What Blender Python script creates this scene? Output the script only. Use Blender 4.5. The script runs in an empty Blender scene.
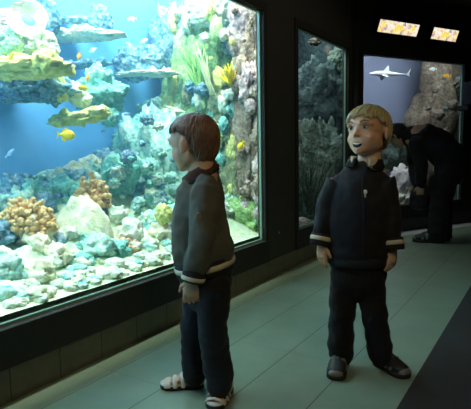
import bpy, bmesh, math, random
from mathutils import Vector, Matrix, noise
random.seed(7)
C = bpy.context.scene.collection
V = Vector
R = math.radians

# ------------------------------------------------------------------ camera
CAM_H = 0.93
YAW, PITCH, ROLL, FPX = 0.5707, 0.1124, -0.018, 500.0
fw = V((-math.sin(YAW)*math.cos(PITCH), math.cos(YAW)*math.cos(PITCH), -math.sin(PITCH)))
rt = V((math.cos(YAW), math.sin(YAW), 0)); up = rt.cross(fw)
r2 = rt*math.cos(ROLL) + up*math.sin(ROLL); u2 = -rt*math.sin(ROLL) + up*math.cos(ROLL)
O = V((0, 0, CAM_H))
def ray(px, py): return (fw*FPX + r2*(px-235.5) + u2*(204.5-py)).normalized()
def at_x(px, py, X): d = ray(px, py); return O + d*(X/d.x)
def at_y(px, py, Y): d = ray(px, py); return O + d*(Y/d.y)
def at_z(px, py, Z=0.0): d = ray(px, py); return O + d*((Z-CAM_H)/d.z)
def at_plane(px, py, P, n): d = ray(px, py); return O + d*((P-O).dot(n)/d.dot(n))
def px_size(P): return (P-O).dot(fw)/FPX
cd = bpy.data.cameras.new('camera'); cam = bpy.data.objects.new('camera', cd); C.objects.link(cam)
cd.sensor_fit = 'HORIZONTAL'; cd.sensor_width = 36; cd.lens = 36*FPX/471; cd.clip_start = .02
m = Matrix((r2, u2, -fw)).transposed().to_4x4(); m.translation = O; cam.matrix_world = m
bpy.context.scene.camera = cam
vs = bpy.context.scene.view_settings
vs.view_transform = 'Standard'; vs.look = 'None'; vs.exposure = 0.0; vs.gamma = 1.0; vs.use_curve_mapping = False

# ------------------------------------------------------------------ materials
def lin(c):
    if isinstance(c, str):
        c = [int(c[i:i+2], 16)/255 for i in (0, 2, 4)]
    return tuple((x/12.92 if x <= .04045 else ((x+.055)/1.055)**2.4) for x in c[:3]) + (1,)
class NT:
    def __init__(s, name):
        s.m = bpy.data.materials.new(name); s.m.use_nodes = True; s.t = s.m.node_tree; s.t.nodes.clear()
        s.out = s.n('ShaderNodeOutputMaterial')
    def n(s, t, **k):
        nd = s.t.nodes.new(t)
        for a, b in k.items():
            if hasattr(nd, a): setattr(nd, a, b)
        return nd
    def l(s, a, b): s.t.links.new(a, b)
    def ramp(s, fac, stops, interp='LINEAR'):
        r = s.n('ShaderNodeValToRGB'); r.color_ramp.interpolation = interp
        e = r.color_ramp.elements
        while len(e) < len(stops): e.new(.5)
        for i, (p, c) in enumerate(stops): e[i].position = p; e[i].color = lin(c)
        s.l(fac, r.inputs[0]); return r.outputs[0]
    def mix(s, f, a, b, mode='MIX'):
        x = s.n('ShaderNodeMix'); x.data_type = 'RGBA'; x.blend_type = mode
        for v, i in ((f, 0), (a, 6), (b, 7)):
            if hasattr(v, 'links'): s.l(v, x.inputs[i])
            else: x.inputs[i].default_value = v
        return x.outputs[2]
    def math(s, op, a, b=0.0, c=None):
        x = s.n('ShaderNodeMath'); x.operation = op
        for i, v in enumerate((a, b) + ((c,) if c is not None else ())):
            if hasattr(v, 'links'): s.l(v, x.inputs[i])
            else: x.inputs[i].default_value = v
        return x.outputs[0]
    def noise(s, scale, detail=4, rough=.6, vec=None, dist=0.0):
        x = s.n('ShaderNodeTexNoise'); x.inputs['Scale'].default_value = scale; x.inputs['Detail'].default_value = detail
        x.inputs['Roughness'].default_value = rough; x.inputs['Distortion'].default_value = dist
        if vec is not None: s.l(vec, x.inputs['Vector'])
        return x.outputs[0]
    def coord(s): return s.n('ShaderNodeTexCoord').outputs['Object']
    def pos(s): return s.n('ShaderNodeNewGeometry').outputs['Position']
    def principled(s, col, rough=.6, bump=None, bs=.3, bd=.01, **k):
        p = s.n('ShaderNodeBsdfPrincipled')
        if hasattr(col, 'links'): s.l(col, p.inputs['Base Color'])
        else: p.inputs['Base Color'].default_value = lin(col)
        if hasattr(rough, 'links'): s.l(rough, p.inputs['Roughness'])
        else: p.inputs['Roughness'].default_value = rough
        for a, b in k.items(): p.inputs[a.replace('_', ' ')].default_value = b
        if bump is not None:
            b = s.n('ShaderNodeBump'); b.inputs['Strength'].default_value = bs; b.inputs['Distance'].default_value = bd
            s.l(bump, b.inputs['Height']); s.l(b.outputs[0], p.inputs['Normal'])
        s.l(p.outputs[0], s.out.inputs['Surface']); return s.m

def plain(name, col, rough=.6, var=.12, scale=30, bump=.0, **k):
    t = NT(name); v = t.noise(scale, 3, .6, t.coord())
    c = lin(col)
    def sc(f): return [min(1, x) for x in (((max(0, y)*f)) for y in c[:3])]
    r = t.n('ShaderNodeValToRGB')
    r.color_ramp.elements[0].position = .3; r.color_ramp.elements[0].color = (*sc(1-var), 1)
    r.color_ramp.elements[1].position = .7; r.color_ramp.elements[1].color = (*sc(1+var), 1)
    t.l(v, r.inputs[0])
    return t.principled(r.outputs[0], rough, v if bump else None, bump, .004, **k)

def reef(name, stops, scale=6, speck=40, speckcols=('ffffff', '30607a'), amt=.35, bump=.5, rough=.8):
    """encrusted stone or coral skin: broad patches of growth and fine speckle"""
    t = NT(name); p = t.pos()
    a = t.math('ADD', t.math('MULTIPLY', t.noise(scale*2.6, 6, .75, p, .5), .72), t.math('MULTIPLY', t.noise(scale*.7, 2, .5, p), .28))
    c = t.ramp(a, stops)
    vo = t.n('ShaderNodeTexVoronoi'); vo.inputs['Scale'].default_value = speck; t.l(p, vo.inputs['Vector'])
    s = t.ramp(vo.outputs['Distance'], [(0.05, speckcols[0]), (.45, speckcols[0]), (.75, speckcols[1])])
    n2 = t.noise(scale*4.5, 4, .75, p)
    f = t.math('MULTIPLY', t.ramp(n2, [(.4, '000000'), (.62, 'ffffff')]), amt)
    c = t.mix(f, c, s)
    h = t.math('ADD', t.math('MULTIPLY', vo.outputs['Distance'], -.6), n2)
    return t.principled(c, rough, h, bump, .02)

M = {}
M['mint'] = reef('mint_growth', [(.28, '2e6a80'), (.42, '5aa7a4'), (.52, '9fd6bd'), (.62, 'd9ecd2'), (.75, 'f2efe0')], 7)
M['pale'] = reef('pale_stone', [(.25, '86b3ac'), (.42, 'bcd8c2'), (.55, 'e4e9d0'), (.7, 'f6f1e2')], 8, 45, ('fffbe8', '8ab0a0'), .3)
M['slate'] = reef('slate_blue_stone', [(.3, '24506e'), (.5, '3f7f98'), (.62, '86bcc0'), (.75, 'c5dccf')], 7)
M['yellow'] = reef('yellow_growth', [(.28, '7fae7a'), (.42, 'c9d36a'), (.55, 'eee98e'), (.7, 'fbf6d0')], 9, 50, ('fffbd0', 'b0b840'), .35)
M['green'] = reef('green_algae', [(.28, '2d5e4d'), (.42, '6ba05a'), (.55, 'a9d27d'), (.68, 'e4efb0')], 9, 50, ('e8f7b0', '3f7f68'), .35)
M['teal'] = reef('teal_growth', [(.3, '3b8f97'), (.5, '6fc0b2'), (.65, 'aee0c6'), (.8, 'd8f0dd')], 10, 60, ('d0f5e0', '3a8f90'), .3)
M['tan'] = reef('tan_coral', [(.3, 'c08f58'), (.45, 'e6b872'), (.6, 'f4d49a'), (.75, 'fbeac4')], 14, 80, ('f3d7a2', '9a6f40'), .3)
M['pinktan'] = reef('pinkish_coral', [(.3, 'b58f70'), (.45, 'd9b593'), (.6, 'edd2b2'), (.75, 'f7ead4')], 14, 80, ('f0d9c0', '8a6a50'), .3)
M['dome'] = reef('dome_coral', [(.3, 'b2cba2'), (.45, 'dcdcb4'), (.6, 'f0e7d2'), (.75, 'f6e6dc')], 6, 90, ('fff4e4', 'b8c49c'), .3, .3)
M['bark'] = reef('brown_stone', [(.28, '3a3228'), (.42, '6d5d4c'), (.55, 'a38f78'), (.68, 'd2bfa8')], 8, 40, ('e0cfb8', '3a3128'), .35)
M['mauve'] = reef('mauve_stone', [(.28, '5b5563'), (.42, '9a8890'), (.55, 'cdb6ac'), (.68, 'eeddd0')], 8, 40, ('f2e2d4', '5b5058'), .35)
M['olive'] = reef('olive_stone', [(.28, '2d3a2c'), (.42, '5f6d48'), (.55, '9aa070'), (.68, 'd2d0a0')], 9, 45, ('dcd8a8', '343c2c'), .35)
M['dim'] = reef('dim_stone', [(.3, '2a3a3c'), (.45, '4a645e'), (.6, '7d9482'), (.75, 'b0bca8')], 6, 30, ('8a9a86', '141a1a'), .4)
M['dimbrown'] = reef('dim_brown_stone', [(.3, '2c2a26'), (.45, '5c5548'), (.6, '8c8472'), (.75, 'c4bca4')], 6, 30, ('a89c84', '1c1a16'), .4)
M['white'] = reef('white_coral', [(.3, 'a0a8a0'), (.5, 'd8d6d0'), (.65, 'f0e8f0'), (.8, 'ffffff')], 9, 50, ('ffffff', '909890'), .3)
M['sand'] = reef('reef_sand', [(.3, '7fae9c'), (.45, 'bcd3ae'), (.6, 'e2e2bc'), (.75, 'f3efd6')], 5, 45, ('f6f3dc', '78a494'), .3)
M['fyellow'] = plain('yellow_fish_skin', 'f6e02a', .4, .1)
M['forange'] = plain('orange_fish_skin', 'f0b030', .4, .1)
M['fwhite'] = plain('pale_fish_skin', 'dff2f0', .4, .05)
M['fblue'] = plain('blue_grey_fish_skin', '8fb8d8', .4, .1)
M['shark'] = plain('shark_skin', 'e6f0f2', .5, .05)
M['eye'] = plain('eye_black', '08080a', .15, 0)
M['eyewhite'] = plain('eye_white', 'd8d2c8', .3, .02)
M['iris'] = plain('eye_iris', '2c3038', .2, 0)
M['blade'] = plain('green_blade', '9fcf6a', .5, .3, 12)
M['blade2'] = plain('pale_blade', 'dfe8b4', .5, .2, 12)
M['frame'] = plain('dark_frame_paint', '2a2b28', .75, .08)
M['wall'] = plain('dark_wall_paint', '3c3c35', .8, .06, 8)
M['reveal'] = plain('pale_green_glass_edge', '8fb5a0', .3, .05)
M['ceil'] = plain('dark_ceiling_paint', '26251f', .9, .06, 6)
M['black'] = plain('black_plastic', '0c0c0c', .5, .1)
M['skin'] = plain('skin', 'c99a76', .5, .06, 25, Subsurface_Weight=.08)
M['skin2'] = plain('skin_fair', 'd8a884', .5, .06, 25, Subsurface_Weight=.08)
M['lips'] = plain('lips', 'a8605a', .45, .05)
M['mouth'] = plain('mouth_inside', '2c0f0e', .5, .05)
M['teeth'] = plain('teeth', 'd8d0c0', .3, .02)
M['hair1'] = plain('light_brown_hair', '74543a', .45, .35, 60)
M['hair2'] = plain('blond_hair', 'b8a878', .45, .25, 60)
M['brow'] = plain('brow_hair', '7c6240', .6, .1)
M['hair3'] = plain('black_hair', '0d0b0a', .5, .2, 60)
M['cream'] = plain('cream_knit', 'cbbf9e', .85, .1, 80)
M['cord'] = plain('brown_corduroy', '4a3222', .85, .15, 120)
M['darkknit'] = plain('dark_knit', '15161a', .85, .1, 80)
def cloth(name, col, var=.2, wscale=900, bs=.15):
    t = NT(name); p = t.coord()
    n1 = t.noise(9, 4, .6, p); n2 = t.noise(300, 2, .5, p)
    c = lin(col)
    r = t.n('ShaderNodeValToRGB')
    r.color_ramp.elements[0].position = .3; r.color_ramp.elements[0].color = (*[x*(1-var) for x in c[:3]], 1)
    r.color_ramp.elements[1].position = .72; r.color_ramp.elements[1].color = (*[min(1, x*(1+var)) for x in c[:3]], 1)
    t.l(n1, r.inputs[0])
    return t.principled(r.outputs[0], .85, t.math('ADD', n1, t.math('MULTIPLY', n2, .3)), bs, .01, Sheen_Weight=.05)
M['jacket1'] = cloth('grey_green_jacket_cloth', '525142')
M['jacket2'] = cloth('navy_black_jacket_cloth', '090a0c')
M['jeans1'] = cloth('dark_blue_denim', '0e1013', .35)
M['trouser2'] = cloth('black_trouser_cloth', '060608')
M['coat3'] = cloth('black_coat_cloth', '070708')
M['trouser3'] = cloth('dark_grey_trouser_cloth', '0d0e0f')
M['sandal'] = plain('beige_sandal_leather', 'dcc6aa', .55, .12, 40)
M['soledark'] = plain('dark_rubber_sole', '2a241e', .7, .1)
M['sneaker'] = plain('dark_grey_sneaker', '2b2d28', .55, .2, 30)
M['sneakerlight'] = plain('grey_sneaker_trim', '77796c', .5, .1, 30)
M['bag'] = plain('dark_bag_leather', '16171a', .5, .15, 30)

def tilemat():
    t = NT('grey_floor_tile'); p = t.pos()
    s = t.n('ShaderNodeSeparateXYZ'); t.l(p, s.inputs[0])
    def joint(v, off, per, w):
        f = t.math('FRACT', t.math('DIVIDE', t.math('SUBTRACT', v, off), per))
        d = t.math('MULTIPLY', t.math('MINIMUM', f, t.math('SUBTRACT', 1.0, f)), per)
        return t.math('LESS_THAN', d, w)
    jx = joint(s.outputs['X'], -.987, .275, .002); jy = joint(s.outputs['Y'], .32, .55, .0012)
    base = t.ramp(t.noise(5, 5, .6, p), [(.3, '7c9074'), (.7, '8f9e82')])
    fine = t.noise(220, 2, .6, p)
    c = t.mix(t.math('MULTIPLY', fine, .25), base, lin('6f7868'))
    c = t.mix(t.math('MULTIPLY', jy, .45), c, lin('39402f')); c = t.mix(jx, c, lin('3c4236'))
    rough = t.math('ADD', .27, t.math('MULTIPLY', fine, .14))
    return t.principled(c, rough, t.math('SUBTRACT', t.math('MULTIPLY', fine, .12), jx), .25, .003)
M['tile'] = tilemat()
def carpetmat():
    t = NT('dark_carpet'); p = t.pos()
    n = t.noise(400, 3, .7, p)
    return t.principled(t.ramp(n, [(.3, '25241d'), (.7, '3b382e')]), .95, n, .6, .004)
M['carpet'] = carpetmat()
def plinthmat():
    t = NT('plinth_tile'); p = t.pos()
    s = t.n('ShaderNodeSeparateXYZ'); t.l(p, s.inputs[0])
    f = t.math('FRACT', t.math('DIVIDE', t.math('SUBTRACT', s.outputs['Y'], 1.043), .224))
    j = t.math('LESS_THAN', t.math('MINIMUM', f, t.math('SUBTRACT', 1.0, f)), .010)
    base = t.ramp(t.noise(14, 4, .6, p), [(.3, '5d5c4a'), (.7, '6c6a55')])
    return t.principled(t.mix(j, base, lin('2b2b22')), .5, t.math('SUBTRACT', 1.0, j), .3, .003)
M['plinth'] = plinthmat()
M['endplinth'] = plain('dark_green_plinth', '3c423a', .6, .08)
M['litstrip'] = plain('painted_floor_light', 'ccd2cc', .35, .08, 12)  # brightness of the lit floor, put into the colour
def bluemat(name, col, var):
    t = NT(name); c = lin(col); n = t.noise(.9, 2, .5, t.pos())
    r = t.n('ShaderNodeValToRGB')
    r.color_ramp.elements[0].position = .3; r.color_ramp.elements[0].color = (*[x*(1-var) for x in c[:3]], 1)
    r.color_ramp.elements[1].position = .7; r.color_ramp.elements[1].color = (*[min(1, x*(1+var)) for x in c[:3]], 1)
    t.l(n, r.inputs[0]); return t.principled(r.outputs[0], .9)
M['tankblue'] = bluemat('blue_tank_wall', '6cb4f2', .04)
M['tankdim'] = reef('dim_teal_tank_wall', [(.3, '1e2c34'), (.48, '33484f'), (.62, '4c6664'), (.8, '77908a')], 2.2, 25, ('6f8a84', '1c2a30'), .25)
M['tankdeep'] = bluemat('deep_blue_tank_wall', '7e8aa4', .22)
def glassmat():
    t = NT('clear_aquarium_glass')
    tr = t.n('ShaderNodeBsdfTransparent'); tr.inputs[0].default_value = (.97, .985, .975, 1)
    gl = t.n('ShaderNodeBsdfGlossy'); gl.inputs['Roughness'].default_value = .02
    lw = t.n('ShaderNodeLayerWeight'); fr_o = t.math('ADD', .025, t.math('MULTIPLY', t.math('POWER', lw.outputs['Facing'], 5.0), .5))
    mx = t.n('ShaderNodeMixShader'); t.l(fr_o, mx.inputs[0]); t.l(tr.outputs[0], mx.inputs[1]); t.l(gl.outputs[0], mx.inputs[2])
    t.l(mx.outputs[0], t.out.inputs['Surface']); return t.m
M['glass'] = glassmat()
def watermat(name, absorb, ad, scat, sd):
    t = NT(name)
    a = t.n('ShaderNodeVolumeAbsorption'); a.inputs['Color'].default_value = absorb; a.inputs['Density'].default_value = ad
    s = t.n('ShaderNodeVolumeScatter'); s.inputs['Color'].default_value = scat; s.inputs['Density'].default_value = sd
    x = t.n('ShaderNodeAddShader'); t.l(a.outputs[0], x.inputs[0]); t.l(s.outputs[0], x.inputs[1]); t.l(x.outputs[0], t.out.inputs['Volume'])
    return t.m
M['water'] = watermat('blue_water', (.25, .72, .95, 1), .30, (.22, .62, 1, 1), .15)
M['water2'] = watermat('dim_green_water', (.3, .8, .85, 1), .5, (.5, .8, .9, 1), .06)
def signmat():
    t = NT('lit_fish_board_print'); p = t.coord()
    vo = t.n('ShaderNodeTexVoronoi'); vo.inputs['Scale'].default_value = 25; t.l(p, vo.inputs['Vector'])
    c = t.ramp(vo.outputs['Color'], [(0, 'f3e6b8'), (.25, 'e8d9c4'), (.4, 'f2e05a'), (.5, 'f6efdc'), (.62, 'd9a8a0'), (.72, '5a6fa8'), (.8, 'f0e6d0'), (.9, '3a4a5c')], 'CONSTANT')
    n = t.noise(40, 2, .6, p)
    c = t.mix(.3, c, t.ramp(n, [(.35, 'c08a50'), (.65, 'fff4d8')]))
    e = t.n('ShaderNodeEmission'); e.inputs[1].default_value = 1.15; t.l(c, e.inputs[0]); t.l(e.outputs[0], t.out.inputs['Surface'])
    return t.m
M['sign'] = signmat()

# ------------------------------------------------------------------ mesh helpers
def link(name, me, mat, parent=None, smooth=True, loc=None):
    o = bpy.data.objects.new(name, me); C.objects.link(o)
    if mat is not None and len(me.materials) == 0: me.materials.append(mat)
    if smooth:
        for p in me.polygons: p.use_smooth = True
    if parent is not None: o.parent = parent
    if loc is not None: o.location = loc
    return o
def tag(o, label, cat, group=None, kind=None):
    o['label'] = label
    if cat: o['category'] = cat
    if group: o['group'] = group
    if kind: o['kind'] = kind
    return o
def struct(o): o['kind'] = 'structure'; return o
def empty(name, loc, rz=0.0):
    o = bpy.data.objects.new(name, None); C.objects.link(o); o.location = loc; o.rotation_euler = (0, 0, rz)
    o.empty_display_size = .05; return o
def me_from(bm, name='mesh'):
    bmesh.ops.recalc_face_normals(bm, faces=bm.faces)
    me = bpy.data.meshes.new(name); bm.to_mesh(me); bm.free(); return me
def add_box(bm, lo, hi, T=None, bev=0.0):
    b2 = bmesh.new(); bmesh.ops.create_cube(b2, size=1)
    lo, hi = V(lo), V(hi)
    for v in b2.verts: v.co = V([(lo[i]+hi[i])/2 + v.co[i]*(hi[i]-lo[i]) for i in range(3)])
    if bev: bmesh.ops.bevel(b2, geom=b2.edges[:], offset=bev, segments=2, affect='EDGES', profile=.5)
    if T is not None: b2.transform(T)
    tmp = bpy.data.meshes.new('t'); b2.to_mesh(tmp); b2.free(); bm.from_mesh(tmp); bpy.data.meshes.remove(tmp)
def box(name, lo, hi, mat, parent=None, T=None, bev=.0):
    bm = bmesh.new(); add_box(bm, lo, hi, T, bev); return link(name, me_from(bm), mat, parent, smooth=False)
def boxes(name, L, mat, parent=None, T=None, bev=0.0):
    bm = bmesh.new()
    for lo, hi in L: add_box(bm, lo, hi, T, bev)
    return link(name, me_from(bm), mat, parent, smooth=False)

def ring_frame(d, ref):
    d = d.normalized(); a = ref - d*ref.dot(d)
    if a.length < 1e-4: a = d.orthogonal()
    a.normalize(); return a, d.cross(a)
def tube(bm, pts, rad, sides=14, ref=V((1, 0, 0)), caps=True, closed=True):
    """loft of elliptical rings; a radius is r or (along ref, across)"""
    pts = [V(p) for p in pts]; rings = []; n = len(pts)
    def rr(i): r = rad[i] if isinstance(rad, (list, tuple)) else rad; return r if isinstance(r, (tuple, list)) else (r, r)
    seq = []
    for i in range(n):
        d = (pts[min(i+1, n-1)] - pts[max(i-1, 0)]); a, b = ring_frame(d, V(ref)); seq.append((pts[i], a, b, rr(i), d.normalized()))
    full = []
    if caps:
        p, a, b, r, d = seq[0]; h = min(r)
        full += [(p - d*h*.98, a, b, (r[0]*.2, r[1]*.2)), (p - d*h*.7, a, b, (r[0]*.7, r[1]*.7))]
    full += [s[:4] for s in seq]
    if caps:
        p, a, b, r, d = seq[-1]; h = min(r)
        full += [(p + d*h*.7, a, b, (r[0]*.7, r[1]*.7)), (p + d*h*.98, a, b, (r[0]*.2, r[1]*.2))]
    for p, a, b, r in full:
        rings.append([bm.verts.new(p + a*math.cos(2*math.pi*k/sides)*r[0] + b*math.sin(2*math.pi*k/sides)*r[1]) for k in range(sides)])
    for i in range(len(rings)-1):
        for k in range(sides):
            bm.faces.new((rings[i][k], rings[i][(k+1) % sides], rings[i+1][(k+1) % sides], rings[i+1][k]))
    if closed:
        bm.faces.new(rings[0][::-1]); bm.faces.new(rings[-1])
    return rings
def ell(bm, c, r, Mr=None, sub=3):
    T = Matrix.Translation(V(c)) @ (Mr.to_4x4() if Mr is not None else Matrix.Identity(4)) @ Matrix.Diagonal((r[0], r[1], r[2], 1))
    bmesh.ops.create_icosphere(bm, subdivisions=sub, radius=1, matrix=T)
def remesh(bm, voxel, smooth=3, fac=.5):
    me = me_from(bm); o = bpy.data.objects.new('tmp', me); C.objects.link(o)
    r = o.modifiers.new('r', 'REMESH'); r.mode = 'VOXEL'; r.voxel_size = voxel; r.adaptivity = 0
    if smooth:
        s = o.modifiers.new('s', 'SMOOTH'); s.factor = fac; s.iterations = smooth
    dg = bpy.context.evaluated_depsgraph_get(); dg.update()
    out = bpy.data.meshes.new_from_object(o.evaluated_get(dg)); bpy.data.objects.remove(o); bpy.data.meshes.remove(me)
    out.materials.clear(); return out
def displace(me, fn):
    nv = [v.normal.copy() for v in me.vertices]
    for v, n in zip(me.vertices, nv): v.co = fn(v.co, n)
    me.update()
def fold(amp, fx, fy, fz, seed=0.0):
    def f(co, n):
        q = V((co.x*fx, co.y*fy, co.z*fz)) + V((seed, seed*2, seed*3))
        return co + n*(amp*noise.noise(q) + amp*.5*noise.noise(q*2.3))
    return f

# ------------------------------------------------------------------ room shell
WX = -1.69
ZF, ZB, ZT, ZC = .129, .284, 1.832, 2.4
W1 = (-.6, 3.0); W2 = (3.535, 4.62); YC = 4.87
A3 = R(28); t3 = V((math.sin(A3), math.cos(A3), 0)); n3 = V((-math.cos(A3), math.sin(A3), 0)); P3 = V((WX, YC, 0))
T3 = Matrix(((t3.x, n3.x, 0, P3.x), (t3.y, n3.y, 0, P3.y), (0, 0, 1, 0), (0, 0, 0, 1)))   # local: along wall, into wall, up
o = struct(box('floor', (WX-.05, -1.6, -.06), (-.437, 8.2, 0), M['tile']))
o = struct(box('floor_carpet', (-.437, -1.6, -.06), (1.7, 8.2, .004), M['carpet']))
o = struct(box('ceiling', (WX-.05, -1.6, ZC), (1.7, 8.2, ZC+.06), M['ceil']))
struct(boxes('wall_left', [((WX-.05, -1.6, ZF), (WX, W1[0], ZC)), ((WX-.05, W1[0], ZT+.05), (WX, W2[1]+.02, ZC)),
    ((WX-.05, W1[1]+.055, ZF), (WX, W2[0]-.05, ZT+.05)), ((WX-.05, W2[1]+.03, 0), (WX, YC, ZC)),
    ((WX-.05, W1[0], 0), (WX-.012, W2[1]+.03, .131))], M['wall']))
struct(box('baseboard_left', (WX-.01, -1.6, 0), (WX+.004, YC-.01, ZF), M['plinth']))
def window(name, y0, y1, T=None, reveal=True):
    """dark frame round a pane; x is into the wall when T is given as along/into/up"""
    def b(lo, hi): return (lo, hi)
    root = box(name, (0, 0, 0), (1, 1, 1), M['frame'])
    bm = bmesh.new(); w = .05
    for lo, hi in (((y0-w, -.015, ZF+.002), (y1+w, .05, ZB)), ((y0-w, -.012, ZT), (y1+w, .05, ZT+.055)),
                   ((y0-w, -.012, ZB), (y0, .05, ZT)), ((y1, -.012, ZB), (y1+w, .05, ZT))):
        add_box(bm, lo, hi, T, .004)
    old = root.data; root.data = me_from(bm); root.data.materials.append(M['frame']); bpy.data.meshes.remove(old)
    struct(root)
    g = box('glass_pane', (y0, .03, ZB), (y1, .042, ZT), M['glass'], root, T)
    bm = bmesh.new(); e = .013
    for lo, hi in (((y0, .014, ZB), (y1, .03, ZB+e)), ((y0, .014, ZT-e), (y1, .03, ZT)), ((y0, .014, ZB+e), (y0+e, .03, ZT-e)), ((y1-e, .014, ZB+e), (y1, .03, ZT-e))):
        add_box(bm, lo, hi, T)
    s = link('glass_seal', me_from(bm), M['reveal'], root, False); s['label'] = 'pale green seal round the pane'
    return root
TL = Matrix(((0, -1, 0, WX), (1, 0, 0, 0), (0, 0, 1, 0), (0, 0, 0, 1)))
window('window_1', W1[0], W1[1], TL); window('window_2', W2[0], W2[1], TL)
S3 = (.085, 1.62)
window('window_3', S3[0], S3[1], T3)
struct(boxes('wall_end', [((0, 0, ZT+.055), (3.6, .05, ZC)), ((0, 0, .0), (S3[0]-.05, .05, ZT+.055)), ((S3[1]+.05, 0, 0), (3.6, .05, ZT+.055)),
    ((0, .012, 0), (3.6, .05, ZF))], M['wall'], None, T3))
struct(box('baseboard_end', (.0, -.004, 0), (3.6, .011, ZF), M['endplinth'], None, T3))
struct(box('floor_light_strip', (.02, -.2, 0), (3.6, -.004, .004), M['litstrip'], None, T3))  # lighter band painted for the light falling by the far window
struct(box('wall_right', (1.6, -1.6, 0), (1.7, 8.2, ZC), M['wall']))
struct(box('wall_back', (WX-.05, -1.7, 0), (1.7, -1.6, ZC), M['wall']))
struct(box('wall_far', (-.3, 8.1, 0), (1.7, 8.2, ZC), M['wall']))
struct(box('trim_2', (WX-.005, YC-.12, 0), (WX+.02, YC-.02, ZC), M['frame']))        # dark corner post

# ------------------------------------------------------------------ tanks
TB = -2.80; TE = 3.34; TH = 3.3
struct(boxes('wall_tank_back', [((TB-.05, -.9, 0), (TB, TE+.05, TH))], M['tankblue']))
struct(boxes('wall_tank_side', [((TB, TE, 0), (WX-.05, TE+.05, TH)), ((TB, -.95, 0), (WX-.05, -.9, TH))], M['tankblue']))
struct(box('floor_tank', (TB, -.9, 0), (WX-.05, TE, .2), M['sand']))
struct(box('ceiling_tank', (TB-.05, -.95, TH), (WX, TE+.05, TH+.04), M['ceil']))
struct(box('wall_tank_front', (WX-.05, -.95, ZC), (WX, TE+.05, TH), M['ceil']))
struct(box('water_body', (TB+.002, -.898, .19), (WX-.052, TE-.002, TH-.12), M['water']))
bpy.data.objects['water_body']['label'] = 'clear blue water'

def reef_h(x, y):
    f = max(0.0, (WX-.08-x)/(WX-.08-TB))                     # 0 at the glass, 1 at the back
    h = .315 + .32*f**1.1
    rise = max(0, min(1, (y-1.2)/1.9)); h += .35*rise*f
    h += min(1, f*3+.1)*(.05*noise.noise(V((x*4, y*4, 3))) + .03*noise.noise(V((x*11, y*11, 1))))
    return h
bm = bmesh.new(); nx, ny = 40, 130; g = []
for i in range(nx+1):
    for j in range(ny+1):
        x = WX-.045 + (TB+.01-WX+.045)*i/nx; y = -.88 + (TE-.01+.88)*j/ny
        g.append(bm.verts.new((x, y, reef_h(x, y))))
for i in range(nx):
    for j in range(ny):
        a = i*(ny+1)+j; bm.faces.new((g[a], g[a+1], g[a+ny+2], g[a+ny+1]))
struct(link('ground_reef', me_from(bm), M['sand']))

def rock_mesh(r, seed, amp=.35, freq=1.6, sub=4, flat=None):
    bm = bmesh.new(); bmesh.ops.create_icosphere(bm, subdivisions=sub, radius=1)
    s = V((seed*3.1, seed*1.7, seed*.9))
    for v in bm.verts:
        n = v.co.normalized()
        d = amp*noise.noise(n*freq+s) + amp*.5*noise.noise(n*freq*2.3+s) + amp*.55*(.35-abs(noise.noise(n*freq*4.3+s))) + amp*.42*(.35-abs(noise.noise(n*freq*9+s))) + amp*.2*noise.noise(n*freq*17+s)
        k = n*(1+d)
        if flat is not None and k.z < -flat: k.z = -flat + (k.z+flat)*.2
        v.co = V((k.x*r[0], k.y*r[1], k.z*r[2]))
    return me_from(bm)
# view frame for things seen through the glass: e1 along the picture, e2 away
E1 = V((math.cos(YAW), math.sin(YAW), 0)); E2 = V((-math.sin(YAW), math.cos(YAW), 0))
def place_at(px, py, X=None, Y=None):
    return at_x(px, py, X) if X is not None else at_y(px, py, Y)
SEED = [0]
def rock(name, label, cat, px, py, w, h, X=None, Y=None, mat='mint', depth=.7, amp=.35, freq=1.6, tilt=0, group=None, sub=4):
    SEED[0] += 1; P = place_at(px, py, X, Y); s = px_size(P)
    w *= s; h *= s
    d = min(w, h)*depth if depth > 0 else -depth
    me = rock_mesh((w/2, d/2, h/2), SEED[0], amp*1.15, freq*1.15, 5 if w*h > .02 and sub == 4 else sub)
    if name == 'rock_ledge':
        bm = bmesh.new(); bm.from_mesh(me); r_ = random.Random(SEED[0])
        for k in range(int(10 + w*30)):
            x = r_.uniform(-.44, .44)*w; q = rock_mesh([r_.uniform(.35, .9)*h*.75]*2 + [r_.uniform(.3, .7)*h*.8], SEED[0]+k*3+500, .5, 2, 3)
            q.transform(Matrix.Translation((x, r_.uniform(-.4, .2)*d, r_.uniform(-.15, .35)*h))); bm.from_mesh(q); bpy.data.meshes.remove(q)
        bm.to_mesh(me); bm.free()
    o = link(name, me, M[mat], None, True, P); o.rotation_euler = (0, R(tilt), YAW)
    return tag(o, label, cat, group)
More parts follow.
